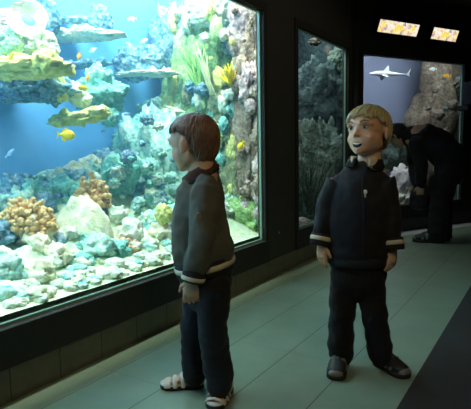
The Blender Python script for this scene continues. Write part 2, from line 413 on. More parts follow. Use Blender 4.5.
def bush(name, label, px, py, w, h, X=None, Y=None, mat='tan', n=120, fat=.13, group=None, cat='coral', depth=.8):
    """dense clump of stubby forked branches growing from one foot"""
    SEED[0] += 1; rnd = random.Random(SEED[0]); P = place_at(px, py+h*.45, X, Y); s = px_size(P); a, b, hh = w*s/2, w*s/2*depth, h*s
    bm = bmesh.new()
    for k in range(n):
        th = rnd.uniform(0, 2*math.pi); el = math.asin(rnd.uniform(.0, 1)); q = rnd.uniform(.8, 1.05)
        tip = V((math.cos(th)*math.cos(el)*a*q, math.sin(th)*math.cos(el)*b*q, math.sin(el)*hh*q*.95))
        mid = tip*.55 + V((rnd.uniform(-1, 1), rnd.uniform(-1, 1), rnd.uniform(0, 1)))*a*.12
        rr = a*fat*rnd.uniform(.6, 1)
        tube(bm, [V((0, 0, 0)), mid, tip], [rr*.7, rr*.7, rr], 7)
        for q2 in range(2):
            t2 = mid.lerp(tip, .6) + V((rnd.uniform(-1, 1), rnd.uniform(-1, 1), rnd.uniform(-.4, 1)))*a*.28
            tube(bm, [mid, t2], [rr*.55, rr*.7], 6)
        ell(bm, tip, (rr*1.5, rr*1.5, rr*1.3), None, 1)
    o = link(name, me_from(bm), M[mat], None, True, P); o.rotation_euler = (0, 0, YAW)
    return tag(o, label, cat, group)
def dome(name, label, px, py, w, h, X, mat='dome'):
    SEED[0] += 1; P = place_at(px, py+h*.5, X); s = px_size(P); a, hh = w*s/2, h*s
    bm = bmesh.new(); bmesh.ops.create_icosphere(bm, subdivisions=5, radius=1)
    for v in bm.verts:
        n = v.co.copy(); k = 1 + .10*noise.noise(n*1.6+V((SEED[0], 0, 0))) + .10*noise.noise(n*4) - .03*abs(noise.noise(n*8)) + .03*noise.noise(n*20)
        v.co = V((n.x*a*k, n.y*a*.8*k, n.z*hh*k if n.z > 0 else n.z*hh*.25))
    o = link(name, me_from(bm), M[mat], None, True, P); o.rotation_euler = (0, 0, YAW); return tag(o, label, 'coral')
def blades(name, label, base, tipd, n, L, wd, mat, spread, seed, cat='plant', curl=.25):
    """tuft of long flat fronds rising from one foot"""
    rnd = random.Random(seed); bm = bmesh.new()
    for k in range(n):
        d = (V(tipd) + V((rnd.uniform(-1, 1), rnd.uniform(-1, 1), rnd.uniform(-.3, .6)))*spread).normalized()
        side = d.cross(V((rnd.uniform(-1, 1), rnd.uniform(-1, 1), rnd.uniform(-1, 1)))).normalized(); bend = d.cross(side)*rnd.uniform(-curl, curl)
        l = L*rnd.uniform(.6, 1.1); off = V((rnd.uniform(-1, 1), rnd.uniform(-1, 1), 0))*wd*2
        pts = [off + d*l*t + bend*l*t*t for t in (0, .25, .5, .75, 1)]
        tube(bm, pts, [(wd*.5, .0015), (wd, .002), (wd, .002), (wd*.7, .002), (wd*.15, .001)], 6, side, caps=False)
    o = link(name, me_from(bm), M[mat], None, True, base); return tag(o, label, cat)
def plates(name, label, px, py, w, h, X, mat, n, seed, cat='coral'):
    """leafy coral: overlapping upright wavy plates"""
    rnd = random.Random(seed); P = place_at(px, py+h*.5, X); s = px_size(P); bm = bmesh.new()
    for k in range(n):
        c = V((rnd.uniform(-.4, .4)*w*s, rnd.uniform(-.1, .1), 0)); hh = h*s*rnd.uniform(.6, 1.05); ww = w*s*rnd.uniform(.22, .4); yaw = rnd.uniform(-.7, .7); ln = rnd.uniform(-.15, .6)
        nu, nv = 8, 8; g = {}
        for side in (0, 1):
            for i in range(nu+1):
                for j in range(nv+1):
                    u, v = i/nu*2-1, j/nv
                    wid = ww*(.35+.65*math.sin(min(1, v*1.15)*math.pi*.62))
                    x = u*wid; y = .018*math.sin(u*5+k)*v + (.006 if side else -.006); z = hh*v*(1-.18*u*u)
                    q = V((x*math.cos(yaw)-y*math.sin(yaw)+ln*z, x*math.sin(yaw)+y*math.cos(yaw), z)) + c
                    g[side, i, j] = bm.verts.new(q)
        for i in range(nu):
            for j in range(nv):
                bm.faces.new((g[0, i, j], g[0, i+1, j], g[0, i+1, j+1], g[0, i, j+1])); bm.faces.new((g[1, i, j], g[1, i, j+1], g[1, i+1, j+1], g[1, i+1, j]))
        per = [(i, 0) for i in range(nu)]+[(nu, j) for j in range(nv)]+[(i, nv) for i in range(nu, 0, -1)]+[(0, j) for j in range(nv, 0, -1)]
        for a in range(len(per)):
            p, q = per[a], per[(a+1) % len(per)]; bm.faces.new((g[(0,)+p], g[(1,)+p], g[(1,)+q], g[(0,)+q]))
    o = link(name, me_from(bm), M[mat], None, True, P); o.rotation_euler = (0, 0, YAW); return tag(o, label, cat)
def fish(name, label, px, py, w, mat, X, tall=.45, tilt=0, turn=0, left=True, cat='fish', group=None, stripe=None):
    P = place_at(px, py, X); L = w*px_size(P)
    root = empty(name, P); root.rotation_euler = (0, R(tilt), YAW + R(turn) + (math.pi if left else 0)); tag(root, label, cat, group)
    bm = bmesh.new(); prof = [(-.36, .05), (-.25, .12), (-.1, .3), (.1, .44), (.28, .42), (.4, .28), (.47, .14), (.5, .04)]
    tube(bm, [(x*L, 0, 0) for x, _ in prof], [(r*tall*L, r*tall*L*.4) for _, r in prof], 14, V((0, 0, 1)), caps=False)
    link('body', me_from(bm), M[mat], root)
    def fin(nm, pts, th=.012):
        b = bmesh.new(); a = [b.verts.new((x*L, -th*L, z*L)) for x, z in pts]; c = [b.verts.new((x*L, th*L, z*L)) for x, z in pts]
        b.faces.new(a); b.faces.new(c[::-1])
        for i in range(len(pts)): j = (i+1) % len(pts); b.faces.new((a[j], a[i], c[i], c[j]))
        return link(nm, me_from(b), M[mat], root, False)
    t = tall
    fin('tail_fin', [(-.33, .03), (-.5, .3*t+.06), (-.45, 0), (-.5, -.3*t-.06), (-.33, -.03)])
    fin('dorsal_fin', [(.25, .38*t), (.05, .62*t), (-.18, .5*t), (-.25, .1*t)])
    fin('belly_fin', [(.1, -.4*t), (-.1, -.62*t), (-.2, -.42*t), (-.25, -.1*t)])
    b = bmesh.new()
    for sgn in (-1, 1): ell(b, (.36*L, sgn*.11*tall*L, .08*t*L), (.03*L,)*3, None, 2)
    link('eyes', me_from(b), M['eye'], root)
    return root

# --- left and middle of the big tank
rock('rock', 'big slate-blue rock at the back left, under the tan coral', 'rock', 25, 262, 95, 75, X=-2.35, mat='slate')
rock('rock', 'pale mint boulder at the left edge of the big tank, low down', 'rock', 5, 275, 38, 40, X=-2.0, mat='mint')
rock('rock', 'slate-blue mound at the far left against the blue water', 'rock', 6, 212, 46, 44, X=-2.6, mat='slate')
rock('rock', 'rounded grey-blue rock behind the pale dome coral', 'rock', 55, 200, 38, 34, X=-2.55, mat='slate')
rock('rock', 'small mint rock left of the rounded grey-blue rock', 'rock', 33, 205, 30, 24, X=-2.6, mat='mint')
dome('dome_coral', 'large pale dome coral in the middle of the reef', 84, 230, 66, 66, -2.2)
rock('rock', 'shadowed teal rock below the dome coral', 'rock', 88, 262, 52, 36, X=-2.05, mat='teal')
bush('branching_coral', 'tan cauliflower-shaped coral right above the dome coral', 93, 192, 36, 36, -2.3, mat='tan', n=110)
bush('branching_coral', 'wide tan coral bush at the left edge of the reef', 28, 216, 54, 34, -2.25, mat='tan', n=130, fat=.12)
bush('branching_coral', 'pinkish-tan coral bush low on the right of the dome coral', 127, 254, 38, 38, -1.98, mat='pinktan', n=110)
plates('leaf_coral', 'teal leaf coral leaning right beside the tan cauliflower coral', 116, 174, 32, 40, -2.45, 'teal', 7, 4)
rock('rock', 'tall speckled mint slope rising at the back right', 'rock', 152, 190, 66, 130, X=-2.5, mat='mint', amp=.4, freq=2.2, depth=-.3)
rock('rock', 'upper mint peak of the slope in the blue water', 'rock', 132, 140, 34, 42, X=-2.65, mat='teal', tilt=20)
rock('rock', 'pale peak with yellowish top just left of the first boy', 'rock', 158, 125, 44, 46, X=-2.7, mat='mint')
rock('rock', 'slate shoulder below the upper mint peak', 'rock', 122, 200, 44, 60, X=-2.5, mat='slate')
rock('rock', 'speckled mint boulder beside the first boy\'s jacket', 'rock', 155, 235, 46, 50, X=-2.1, mat='mint')
rock('rock', 'yellow-green lump near the first boy\'s jacket front', 'rock', 164, 214, 16, 18, X=-1.95, mat='yellow')
rock('rock', 'long pale slab lying along the glass at the bottom', 'rock', 86, 287, 50, 22, X=-1.88, mat='pale', tilt=-18)
rock('rock', 'pale block lying left of the long slab', 'rock', 52, 284, 40, 24, X=-1.95, mat='pale', tilt=-12)
rock('rock', 'mint stone between the pale block and the dome coral', 'rock', 62, 264, 34, 24, X=-2.08, mat='mint')
rock('rock', 'pale stone at the bottom left corner of the glass', 'rock', 12, 303, 36, 24, X=-1.86, mat='pale')
rock('rock', 'yellow-topped stone near the bottom right of the reef', 'rock', 140, 272, 34, 18, X=-1.86, mat='yellow', tilt=-15)
rock('rock', 'bright yellow lump at the bottom edge of the glass', 'rock', 139, 277, 9, 7, X=-1.8, mat='yellow')
rnd = random.Random(11)
for k in range(110):
    px = rnd.uniform(2, 175); X = rnd.uniform(-2.02, -1.80) if k < 60 else rnd.uniform(-1.86, -1.775); p = at_x(px, 300, X)
    z = reef_h(X, p.y); r = rnd.uniform(.015, .042 if k < 60 else .026)
    o = link('rubble_stone', rock_mesh((r*1.5, r*1.1, r*.8), 40+k, .4, 1.8, 3), M[rnd.choice(['pale', 'pale', 'pale', 'mint', 'sand'])], None, True, (X, p.y, z+r*.3))
    tag(o, 'small pale rubble stone on the bed along the glass of the big tank', 'stone', 'rubble stones along the glass')
for k in range(140):
    X = rnd.uniform(-2.7, -1.95) if k < 95 else rnd.uniform(-2.74, -2.5); y = rnd.uniform(.75, 3.1) if k < 95 else rnd.uniform(1.4, 2.9); z = reef_h(X, y); r = rnd.uniform(.035, .085)
    o = link('mound_coral', rock_mesh((r*1.2, r, r*rnd.uniform(.7, 1.3)), 300+k, .5, 2.0, 4), M[rnd.choice(['mint', 'mint', 'mint', 'teal', 'pale', 'slate', 'dome'])], None, True, (X, y, z+r*.3))
    tag(o, 'lumpy coral head crowded among its like on the bed of the big tank', 'coral', 'coral heads on the reef bed')
for k in range(60):
    px = rnd.uniform(112, 185); py = rnd.uniform(115+max(0, 150-px)*1.2, 240); P = at_x(px, py, rnd.uniform(-2.42, -2.12))
    r = rnd.uniform(.015, .045)
    o = link('button_coral', rock_mesh((r, r, r*.9), 90+k, .5, 2.4, 4 if r > .028 else 3), M[rnd.choice(['mint', 'mint', 'mint', 'teal', 'pale', 'slate'])], None, True, P)
    tag(o, 'small lumpy knob of coral on the slope behind the first boy', 'coral', 'coral knobs on the slope')

# --- ledges on the back of the tank
rock('rock_ledge', 'long yellow-topped rock ledge jutting in from the left edge', 'rock', 20, 69, 92, 20, X=-2.35, mat='yellow', depth=-.30, amp=.25, freq=1.4)
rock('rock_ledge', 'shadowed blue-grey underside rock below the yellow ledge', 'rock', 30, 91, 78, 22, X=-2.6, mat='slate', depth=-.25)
rock('rock_ledge', 'thin pale rock shelf in the upper blue water', 'rock', 88, 36, 70, 11, X=-2.65, mat='pale', depth=-.2, amp=.2)
rock('rock_ledge', 'flat pale shelf at the right of the blue water', 'rock', 147, 74, 62, 7, X=-2.6, mat='pale', depth=-.22, amp=.2)
rock('rock', 'blue-grey coral mound standing on the flat pale shelf', 'rock', 138, 62, 46, 30, X=-2.66, mat='slate')
rock('rock', 'small mound right of the blue-grey coral mound', 'rock', 160, 58, 26, 34, X=-2.7, mat='slate')
rock('rock', 'yellow-green hanging lump at the right end of the yellow ledge', 'rock', 56, 84, 18, 32, X=-2.4, mat='yellow', tilt=-25)
rock('rock', 'mint coral lump growing on the upper left ledge', 'rock', 38, 48, 36, 34, X=-2.4, mat='pale')
rock('rock', 'bluish coral lump at the upper left edge', 'rock', 6, 42, 30, 28, X=-2.4, mat='mint')
rock('rock_ledge', 'yellow-green finger of coral pointing left over deep blue water', 'rock', 80, 118, 52, 13, X=-2.35, mat='yellow', depth=-.12, tilt=-8)
rock('rock', 'mint lump at the right end of the yellow-green finger', 'rock', 110, 118, 16, 18, X=-2.4, mat='teal')
rock('rock', 'teal coral mound above the yellow-green finger', 'rock', 98, 92, 44, 40, X=-2.5, mat='teal', amp=.5)
rock('rock', 'pale knob joining ledge and finger', 'rock', 75, 94, 34, 18, X=-2.45, mat='pale', tilt=30)
rock('rock', 'faint blue rock shelf high in the water', 'rock', 74, 20, 28, 8, X=-2.72, mat='slate', depth=-.1)
rock('rock', 'faint pale lump hanging right of the faint blue shelf', 'rock', 100, 20, 24, 26, X=-2.74, mat='slate', depth=-.06)
rock('rock_ledge', 'second faint blue shelf below the thin pale shelf', 'rock', 85, 65, 50, 7, X=-2.66, mat='slate', depth=-.15)
# cup coral, upper left
P = at_x(28, 20, -2.3); s = px_size(P)
bm = bmesh.new(); N = 28; rings = []
for r_, z_ in ((.02, -.35), (.25, -.34), (.55, -.2), (.85, .0), (1.0, .14), (1.04, .2), (.98, .2), (.8, .08), (.5, -.08), (.25, -.16), (.02, -.18)):
    rings.append([bm.verts.new((math.cos(2*math.pi*k/N)*r_*19*s*(1+.06*math.sin(3*k)), math.sin(2*math.pi*k/N)*r_*19*s, z_*19*s)) for k in range(N)])
for i in range(len(rings)-1):
    for k in range(N): bm.faces.new((rings[i][k], rings[i][(k+1) % N], rings[i+1][(k+1) % N], rings[i+1][k]))
me = me_from(bm); displace(me, fold(.012, 14, 14, 14, 4)); o = link('cup_coral', me, M['dome'], None, True, P); o.rotation_euler = (R(72), R(38), YAW); tag(o, 'pale yellow cup coral tilted open at the upper left of the big tank', 'coral')
bm = bmesh.new(); ell(bm, (0, 0, -.13*19*s), (.45*19*s, .3*19*s, .12*19*s))
q = link('polyp', me_from(bm), plain('cyan_polyp', '7fdcf0', .5, .1), o); q['label'] = 'bright cyan middle'
rock('rock', 'pinkish-grey rock left of the cup coral', 'rock', 6, 25, 32, 24, X=-2.45, mat='mauve')
rock('rock', 'hazy pale blue boulder behind the cup coral', 'rock', 40, 18, 42, 44, X=-2.72, mat='slate', depth=-.1, amp=.15)

# --- overgrown end wall of the tank (right of the big window)
def erock(label, px, py, w, h, Y, mat, **k): return rock('reef_rock', label, 'rock', px, py, w, h, Y=min(Y, 3.2), mat=mat, depth=-.16, **k)
erock('tall pinkish-brown rock column at the right edge of the big tank', 252, 110, 34, 230, 3.22, 'bark', amp=.3, freq=2.4)
erock('mauve rock at the top right corner of the big tank', 248, 22, 40, 60, 3.2, 'mauve', amp=.4)
erock('pale overexposed rock at the top above the green blades', 208, 10, 46, 34, 3.15, 'pale')
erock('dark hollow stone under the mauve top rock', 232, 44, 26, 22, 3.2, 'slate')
erock('green algae-covered wall rock behind the blades', 205, 80, 60, 120, 3.28, 'green', amp=.3, freq=2.2)
erock('second pale green wall rock left of the blades', 182, 100, 34, 80, 3.22, 'green', amp=.4)
erock('blue-mauve wall rock bordering the blue water at the top', 172, 45, 36, 70, 3.25, 'slate', amp=.4)
erock('olive rock behind the first boy\'s head', 226, 105, 36, 60, 3.2, 'olive', amp=.4)
erock('brown rock to the right of the first boy\'s collar', 238, 170, 36, 90, 3.18, 'olive', amp=.35, freq=2.2)
erock('pale green rock at the foot of the end wall', 248, 225, 50, 46, 3.1, 'green', amp=.4)
erock('yellow-green rock behind the first boy\'s shoulder', 224, 200, 36, 60, 3.2, 'yellow', amp=.4)
erock('small round blue-grey stone by the blades', 192, 88, 13, 13, 3.08, 'slate')
erock('round blue-grey stone right of the blades', 203, 90, 14, 13, 3.08, 'slate')
erock('mauve knob right of the yellow feather coral', 250, 85, 22, 40, 3.08, 'mauve', amp=.4)
erock('pale mint rock behind the first boy\'s forehead', 175, 120, 26, 40, 3.1, 'yellow', amp=.4)
b0 = at_y(206, 105, 3.1)
blades('sea_grass', 'tall tuft of green blades on the end wall rocks', b0, (-.25, -.1, 1), 34, .42, .012, 'blade', .35, 3)
b0 = at_y(196, 70, 3.08)
blades('sea_grass', 'small bright green tuft left of the tall blades', b0, (-.4, -.1, 1), 16, .20, .012, 'blade', .4, 5)
b0 = at_y(212, 95, 3.04)
blades('sea_grass', 'pale drooping blades in front of the green tuft', b0, (-.35, -.1, 1), 10, .36, .009, 'blade2', .25, 6)
b0 = at_y(231, 86, 3.04)
blades('feather_coral', 'bright yellow feathery coral near the right edge', b0, (-.1, -.2, 1), 40, .17, .008, 'fyellow', .8, 8, 'coral')
b0 = at_y(184, 112, 3.0)
blades('sea_grass', 'pale green fronds beside the first boy\'s forehead', b0, (-1.2, -.2, .1), 12, .2, .010, 'blade2', .4, 9)
b0 = at_y(246, 75, 3.05)
blades('sea_grass', 'dark curved stems on the pinkish-brown column', b0, (.4, -.1, -.8), 8, .22, .006, 'olive', .3, 10, curl=.1)
for k in range(100):
    px = rnd.uniform(172, 262); py = rnd.uniform(5, 238); P = at_y(px, py, rnd.uniform(3.04, 3.12)); r = rnd.uniform(.012, .045)
    mats = ['bark', 'bark', 'mauve'] if px > 234 else ['green', 'pale', 'olive', 'yellow', 'teal']
    o = link('button_coral', rock_mesh((r, r, r*rnd.uniform(.8, 2.6)), 190+k, .5, 2.4, 3), M[rnd.choice(mats)], None, True, P)
    tag(o, 'small encrusted knob on the rocky end wall of the big tank', 'coral', 'knobs on the rocky end wall')

# --- fish of the big tank
fish('fish', 'round yellow fish under the yellow-green finger coral', 66, 135, 18, 'fyellow', -2.1, .62, 5, 20, False)
fish('fish', 'orange-yellow fish above the yellow-green finger coral', 84, 88, 12, 'fyellow', -2.2, .5, 0, 10)
fish('fish', 'orange fish diving beside the teal coral mound', 88, 77, 9, 'forange', -2.25, .4, 75, 0)
fish('fish', 'tiny white and orange fish below the thin pale shelf', 79, 56, 8, 'forange', -2.3, .5, 80, 0)
fish('fish', 'tiny pale cyan fish right of the white and orange fish', 93, 50, 8, 'fwhite', -2.4, .45, -25, 0, False)
fish('fish', 'pale fish highest in the blue water', 132, 19, 10, 'fwhite', -2.4, .45, 5, 0)
fish('fish', 'pale fish swimming above the flat pale shelf', 144, 41, 9, 'fwhite', -2.4, .45, -20, 0, False)
fish('fish', 'slim blue-grey fish alone in the deep blue at left', 10, 153, 13, 'fblue', -2.3, .3, -40, 0, False)
fish('fish', 'tiny blue-white fish between finger coral and mint peak', 127, 114, 7, 'fblue', -2.5, .5, 10, 0)
fish('fish', 'tiny blue fish just above the upper mint peak', 142, 118, 9, 'fblue', -2.4, .5, 60, 0)
fish('fish', 'tiny blue fish under the teal coral mound', 104, 131, 6, 'fblue', -2.5, .5, 10, 0)
fish('fish', 'small yellow fish low in front of the slate rock', 40, 263, 11, 'fyellow', -1.95, .5, 80, 0)
fish('fish', 'small yellow fish against the brown column at right', 241, 145, 11, 'fyellow', -1.83, .5, 55, 0)
fish('fish', 'yellow-green fish standing upright on the left ledge', 11, 57, 13, 'fyellow', -2.2, .3, -60, 0, False)

# --- second tank (dim)
TD = -2.65
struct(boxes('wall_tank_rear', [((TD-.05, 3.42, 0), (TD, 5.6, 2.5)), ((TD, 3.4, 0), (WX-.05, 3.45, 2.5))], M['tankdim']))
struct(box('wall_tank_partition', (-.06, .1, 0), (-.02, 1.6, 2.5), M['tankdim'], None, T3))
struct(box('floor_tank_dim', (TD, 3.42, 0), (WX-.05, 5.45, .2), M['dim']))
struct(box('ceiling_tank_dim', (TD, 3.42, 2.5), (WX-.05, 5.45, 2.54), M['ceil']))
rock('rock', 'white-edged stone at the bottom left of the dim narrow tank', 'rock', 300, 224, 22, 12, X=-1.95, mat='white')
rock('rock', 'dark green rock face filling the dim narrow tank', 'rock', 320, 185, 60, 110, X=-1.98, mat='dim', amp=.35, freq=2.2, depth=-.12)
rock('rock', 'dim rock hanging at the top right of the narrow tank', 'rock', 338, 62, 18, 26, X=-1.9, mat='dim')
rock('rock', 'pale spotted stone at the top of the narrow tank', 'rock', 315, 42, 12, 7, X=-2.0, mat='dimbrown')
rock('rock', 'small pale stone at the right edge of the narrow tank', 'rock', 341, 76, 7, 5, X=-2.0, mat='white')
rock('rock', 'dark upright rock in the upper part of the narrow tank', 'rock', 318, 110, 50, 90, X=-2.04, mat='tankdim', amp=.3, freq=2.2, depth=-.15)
P = at_x(310, 215, -1.88)
o = blades('sea_grass', 'dim green grass on the rock in the narrow tank', P, (0, 0, 1), 60, .55, .006, 'dim', .35, 21)
P = at_x(322, 215, -1.92)
o = blades('sea_grass', 'second dim green grass tuft nearer the corner', P, (0, 0, 1), 50, .5, .006, 'dim', .35, 22)

# --- third tank (shark)
D3 = 1.15
struct(boxes('wall_shark_tank', [((-.02, D3, 0), (3.6, D3+.05, 2.5)), ((3.5, .1, 0), (3.55, D3, 2.5)), ((-.02, .1, 0), (.0, D3, 2.5))], M['tankdeep'], None, T3))
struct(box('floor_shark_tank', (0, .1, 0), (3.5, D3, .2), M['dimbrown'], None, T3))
struct(box('ceiling_shark_tank', (0, .1, 2.5), (3.5, D3, 2.54), M['ceil'], None, T3))
def t3at(px, py, dep): return at_plane(px, py, P3+n3*dep, n3)
def trock(label, px, py, w, h, dep, mat, **k):
    SEED[0] += 1; P = t3at(px, py, dep); s = px_size(P); w *= s; h *= s
    me = rock_mesh((w/2, min(min(w, h)*.35, .22), h/2), SEED[0], k.get('amp', .4), k.get('freq', 2.0), 4)
    o = link('rock', me, M[mat], None, True, P); o.rotation_euler = (0, 0, math.pi/2-A3); return tag(o, label, 'rock')
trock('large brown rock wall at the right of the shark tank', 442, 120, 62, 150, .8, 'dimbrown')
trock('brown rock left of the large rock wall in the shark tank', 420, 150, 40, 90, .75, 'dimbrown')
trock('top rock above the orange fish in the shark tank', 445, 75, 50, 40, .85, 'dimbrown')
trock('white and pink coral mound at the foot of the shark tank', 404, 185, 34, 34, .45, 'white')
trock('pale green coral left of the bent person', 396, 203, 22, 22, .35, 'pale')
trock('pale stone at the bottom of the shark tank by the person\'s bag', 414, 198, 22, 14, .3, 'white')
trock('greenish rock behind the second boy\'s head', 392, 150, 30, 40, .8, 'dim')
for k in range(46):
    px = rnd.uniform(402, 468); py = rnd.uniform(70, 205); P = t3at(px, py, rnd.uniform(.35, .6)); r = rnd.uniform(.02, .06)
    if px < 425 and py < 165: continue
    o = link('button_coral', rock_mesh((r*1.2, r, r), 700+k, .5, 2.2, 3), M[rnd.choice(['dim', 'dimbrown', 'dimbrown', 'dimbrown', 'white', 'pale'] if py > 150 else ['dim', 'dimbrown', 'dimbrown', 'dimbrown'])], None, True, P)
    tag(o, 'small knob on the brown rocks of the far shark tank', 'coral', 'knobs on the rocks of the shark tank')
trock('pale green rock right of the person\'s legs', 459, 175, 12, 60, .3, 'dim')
def tfish(name, label, px, py, w, mat, dep, tall, tilt=0, left=True):
    P = t3at(px, py, dep); L = w*px_size(P)
    o = fish(name, label, 0, 0, 1, mat, -2, tall)
    return o
P = t3at(389, 74, .5); L = 40*px_size(P)
sh = empty('shark', P); sh.rotation_euler = (0, R(-4), YAW+math.pi); tag(sh, 'small white shark swimming in the far tank above the second boy', 'shark')
bm = bmesh.new()
prof = [(-.5, .005), (-.42, .014), (-.3, .024), (-.1, .055), (.1, .072), (.26, .068), (.38, .045), (.46, .024), (.5, .008)]
tube(bm, [(x*L, .03*L*math.sin(x*5), (.05*L*abs(x)**1.5 if x < 0 else -.03*L*x)) for x, _ in prof], [(r*L, r*L) for _, r in prof], 14, V((0, 0, 1)), caps=False)
link('body', me_from(bm), M['shark'], sh)
def sfin(nm, pts, T=None):
    b = bmesh.new(); th = .012*L
    a = [b.verts.new((x*L, y*L-th, z*L)) for x, y, z in pts]; c = [b.verts.new((x*L, y*L+th, z*L+th*.5)) for x, y, z in pts]
    b.faces.new(a); b.faces.new(c[::-1])
    for i in range(len(pts)): j = (i+1) % len(pts); b.faces.new((a[j], a[i], c[i], c[j]))
    return link(nm, me_from(b), M['shark'], sh, False)
sfin('dorsal_fin', [(.16, 0, .05), (.05, 0, .2), (.02, 0, .19), (.0, 0, .05)])
sfin('tail_fin', [(-.42, 0, .0), (-.54, 0, .16), (-.5, 0, .03), (-.53, 0, -.04), (-.44, 0, -.01)])
sfin('pectoral_fin', [(.22, .05, -.04), (.12, .26, -.12), (.07, .24, -.11), (.08, .05, -.04)])
sfin('pectoral_fin', [(.22, -.05, -.04), (.12, -.26, -.12), (.07, -.24, -.11), (.08, -.05, -.04)])
for nm, lb, px, py, w, mt in (('fish', 'orange fish in front of the brown rocks of the far tank', 447, 76, 9, 'forange'), ('fish', 'pale fish above and left of the orange fish in the far tank', 433, 69, 8, 'fwhite')):
    P = t3at(px, py, .4); f = fish(nm, lb, 100, 100, 10, mt, -2.2, .42)
    k = 10*px_size(f.location); f.scale = (w*px_size(P)/k,)*3; f.location = P

# ------------------------------------------------------------------ lit boards above the far window
def board(label, t0, t1, mat):
    root = empty('lit_board', T3 @ V(((t0+t1)/2, 0, 2.04))); root.rotation_euler = (0, 0, math.pi/2-A3); tag(root, label, 'sign', 'lit boards above the far window')
    w = (t1-t0)/2; Rx = Matrix.Rotation(R(22), 4, 'X')
    case = box('case', (-w-.012, -.004, -.012), (w+.012, .05, .13), M['black'], root, Matrix.Translation((0, -.065, 0)) @ Rx, .004)
    box('lit_face', (-w, -.008, 0), (w, -.0045, .116), mat, root, Matrix.Translation((0, -.065, 0)) @ Rx)
    boxes('bracket', [((-.02, -.07, .02), (.02, -.0005, .05))], M['black'], root)
    return root
board('wider, left one of the two lit picture boards above the far tank', .20, .745, M['sign'])
board('narrower, right one of the two lit picture boards above the far tank', .97, 1.36, M['sign'])
# black speaker box on the wall by the far window's right edge
root = empty('wall_speaker', T3 @ V((1.72, -.01, 1.3))); root.rotation_euler = (0, 0, math.pi/2-A3); tag(root, 'black box hung at the right edge of the far window', 'box')
box('body', (-.16, -.14, .06), (.2, -.02, .32), M['black'], root, None, .012)
box('lower_shelf', (-.24, -.16, 0), (.2, -.02, .06), M['black'], root, None, .008)
box('bracket', (.0, -.02, .08), (.1, .008, .2), M['black'], root)

# ------------------------------------------------------------------ people
class Fig:
    """a figure's own frame: e1 across, e2 away from the camera's side of the room, z up, foot point on the floor"""
    def __init__(s, name, gpx, gpy, label):
        s.G = at_z(gpx, gpy); h = V((s.G.x, s.G.y, 0)).normalized(); s.e2 = h; s.e1 = V((h.y, -h.x, 0))
        s.root = empty(name, s.G, math.atan2(s.e1.y, s.e1.x)); tag(s.root, label, 'person')
    def loc(s, P): d = P - s.G; return V((d.dot(s.e1), d.dot(s.e2), P.z))
    def L(s, px, py, dep=0.0): return s.loc(at_plane(px, py, s.G + s.e2*dep, s.e2))
    def Lg(s, px, py, z=0.0): return s.loc(at_z(px, py, z))

def head_matrix(c, f, pitch, roll=0.0, s=1.0):
    a = math.atan2(-f[0], f[1])
    return Matrix.Translation(c) @ Matrix.Rotation(a, 4, 'Z') @ Matrix.Rotation(R(pitch), 4, 'X') @ Matrix.Rotation(R(roll), 4, 'Y') @ Matrix.Scale(s, 4)
def add_T(bm, part, T):
    part.transform(T); tmp = bpy.data.meshes.new('t'); part.to_mesh(tmp); part.free(); bm.from_mesh(tmp); bpy.data.meshes.remove(tmp)
def add_head(bm, T, smile=False):
    b = bmesh.new()
    ell(b, (0, -.010, .022), (.071, .087, .070)); ell(b, (0, .012, .012), (.066, .070, .062))     # skull, brow
    ell(b, (0, .018, -.034), (.062, .060, .060)); ell(b, (0, .042, -.066), (.038, .032, .028))     # face, jaw
    ell(b, (0, .061, -.083), (.019, .014, .013))                                                    # chin
    for sx in (-1, 1):
        ck = .031 if smile else .030
        ell(b, (sx*ck, .046, -.034 if smile else -.040), (.024, .024, .023))                        # cheeks
        ell(b, (sx*.040, .002, -.046), (.020, .038, .030))                                            # jaw corner
        tube(b, [(sx*.010, .077, .018), (sx*.030, .076, .022), (sx*.050, .060, .015)], [.007, .008, .006], 8)  # brow ridge
        Mr = Matrix.Rotation(sx*-.35, 3, 'Z') @ Matrix.Rotation(.15, 3, 'X')
        b2 = bmesh.new(); ell(b2, (0, 0, 0), (.007, .017, .028)); ell(b2, (sx*.005, -.004, .002), (.005, .016, .026))
        add_T(b, b2, Matrix.Translation((sx*.073, -.010, -.012)) @ Mr.to_4x4())
        ell(b, (sx*.009, .080, -.026), (.0065, .008, .006))                                        # nostrils
    tube(b, [(0, .076, .008), (0, .082, -.010), (0, .088, -.021)], [.006, .0075, .0095], 10)       # nose
    y = .078
    if smile:
        tube(b, [(-.024, y-.010, -.050), (-.012, y-.001, -.0545), (0, y+.002, -.0555), (.012, y-.001, -.0545), (.024, y-.010, -.050)], [.003, .0042, .0045, .0042, .003], 8)
        tube(b, [(-.024, y-.010, -.052), (-.013, y-.002, -.070), (0, y+.000, -.0755), (.013, y-.002, -.070), (.024, y-.010, -.052)], [.003, .0045, .0055, .0045, .003], 8)
    else:
        tube(b, [(-.017, y-.006, -.058), (0, y+.003, -.056), (.017, y-.006, -.058)], [.003, .005, .003], 8)
        tube(b, [(-.015, y-.006, -.064), (0, y+.001, -.066), (.015, y-.006, -.064)], [.003, .005, .003], 8)
    tube(b, [(0, -.018, -.03), (0, -.024, -.08), (0, -.030, -.135)], [.044, .042, .046], 16)        # neck
    add_T(bm, b, T)
def relax(me, T, it):
    """soften the joins of the head"""
    Ti = T.inverted(); b = bmesh.new(); b.from_mesh(me)
    vv = [v for v in b.verts if (Ti @ v.co).length < .135]
    for _ in range(it): bmesh.ops.smooth_vert(b, verts=vv, factor=.5, use_axis_x=True, use_axis_y=True, use_axis_z=True)
    b.to_mesh(me); b.free()
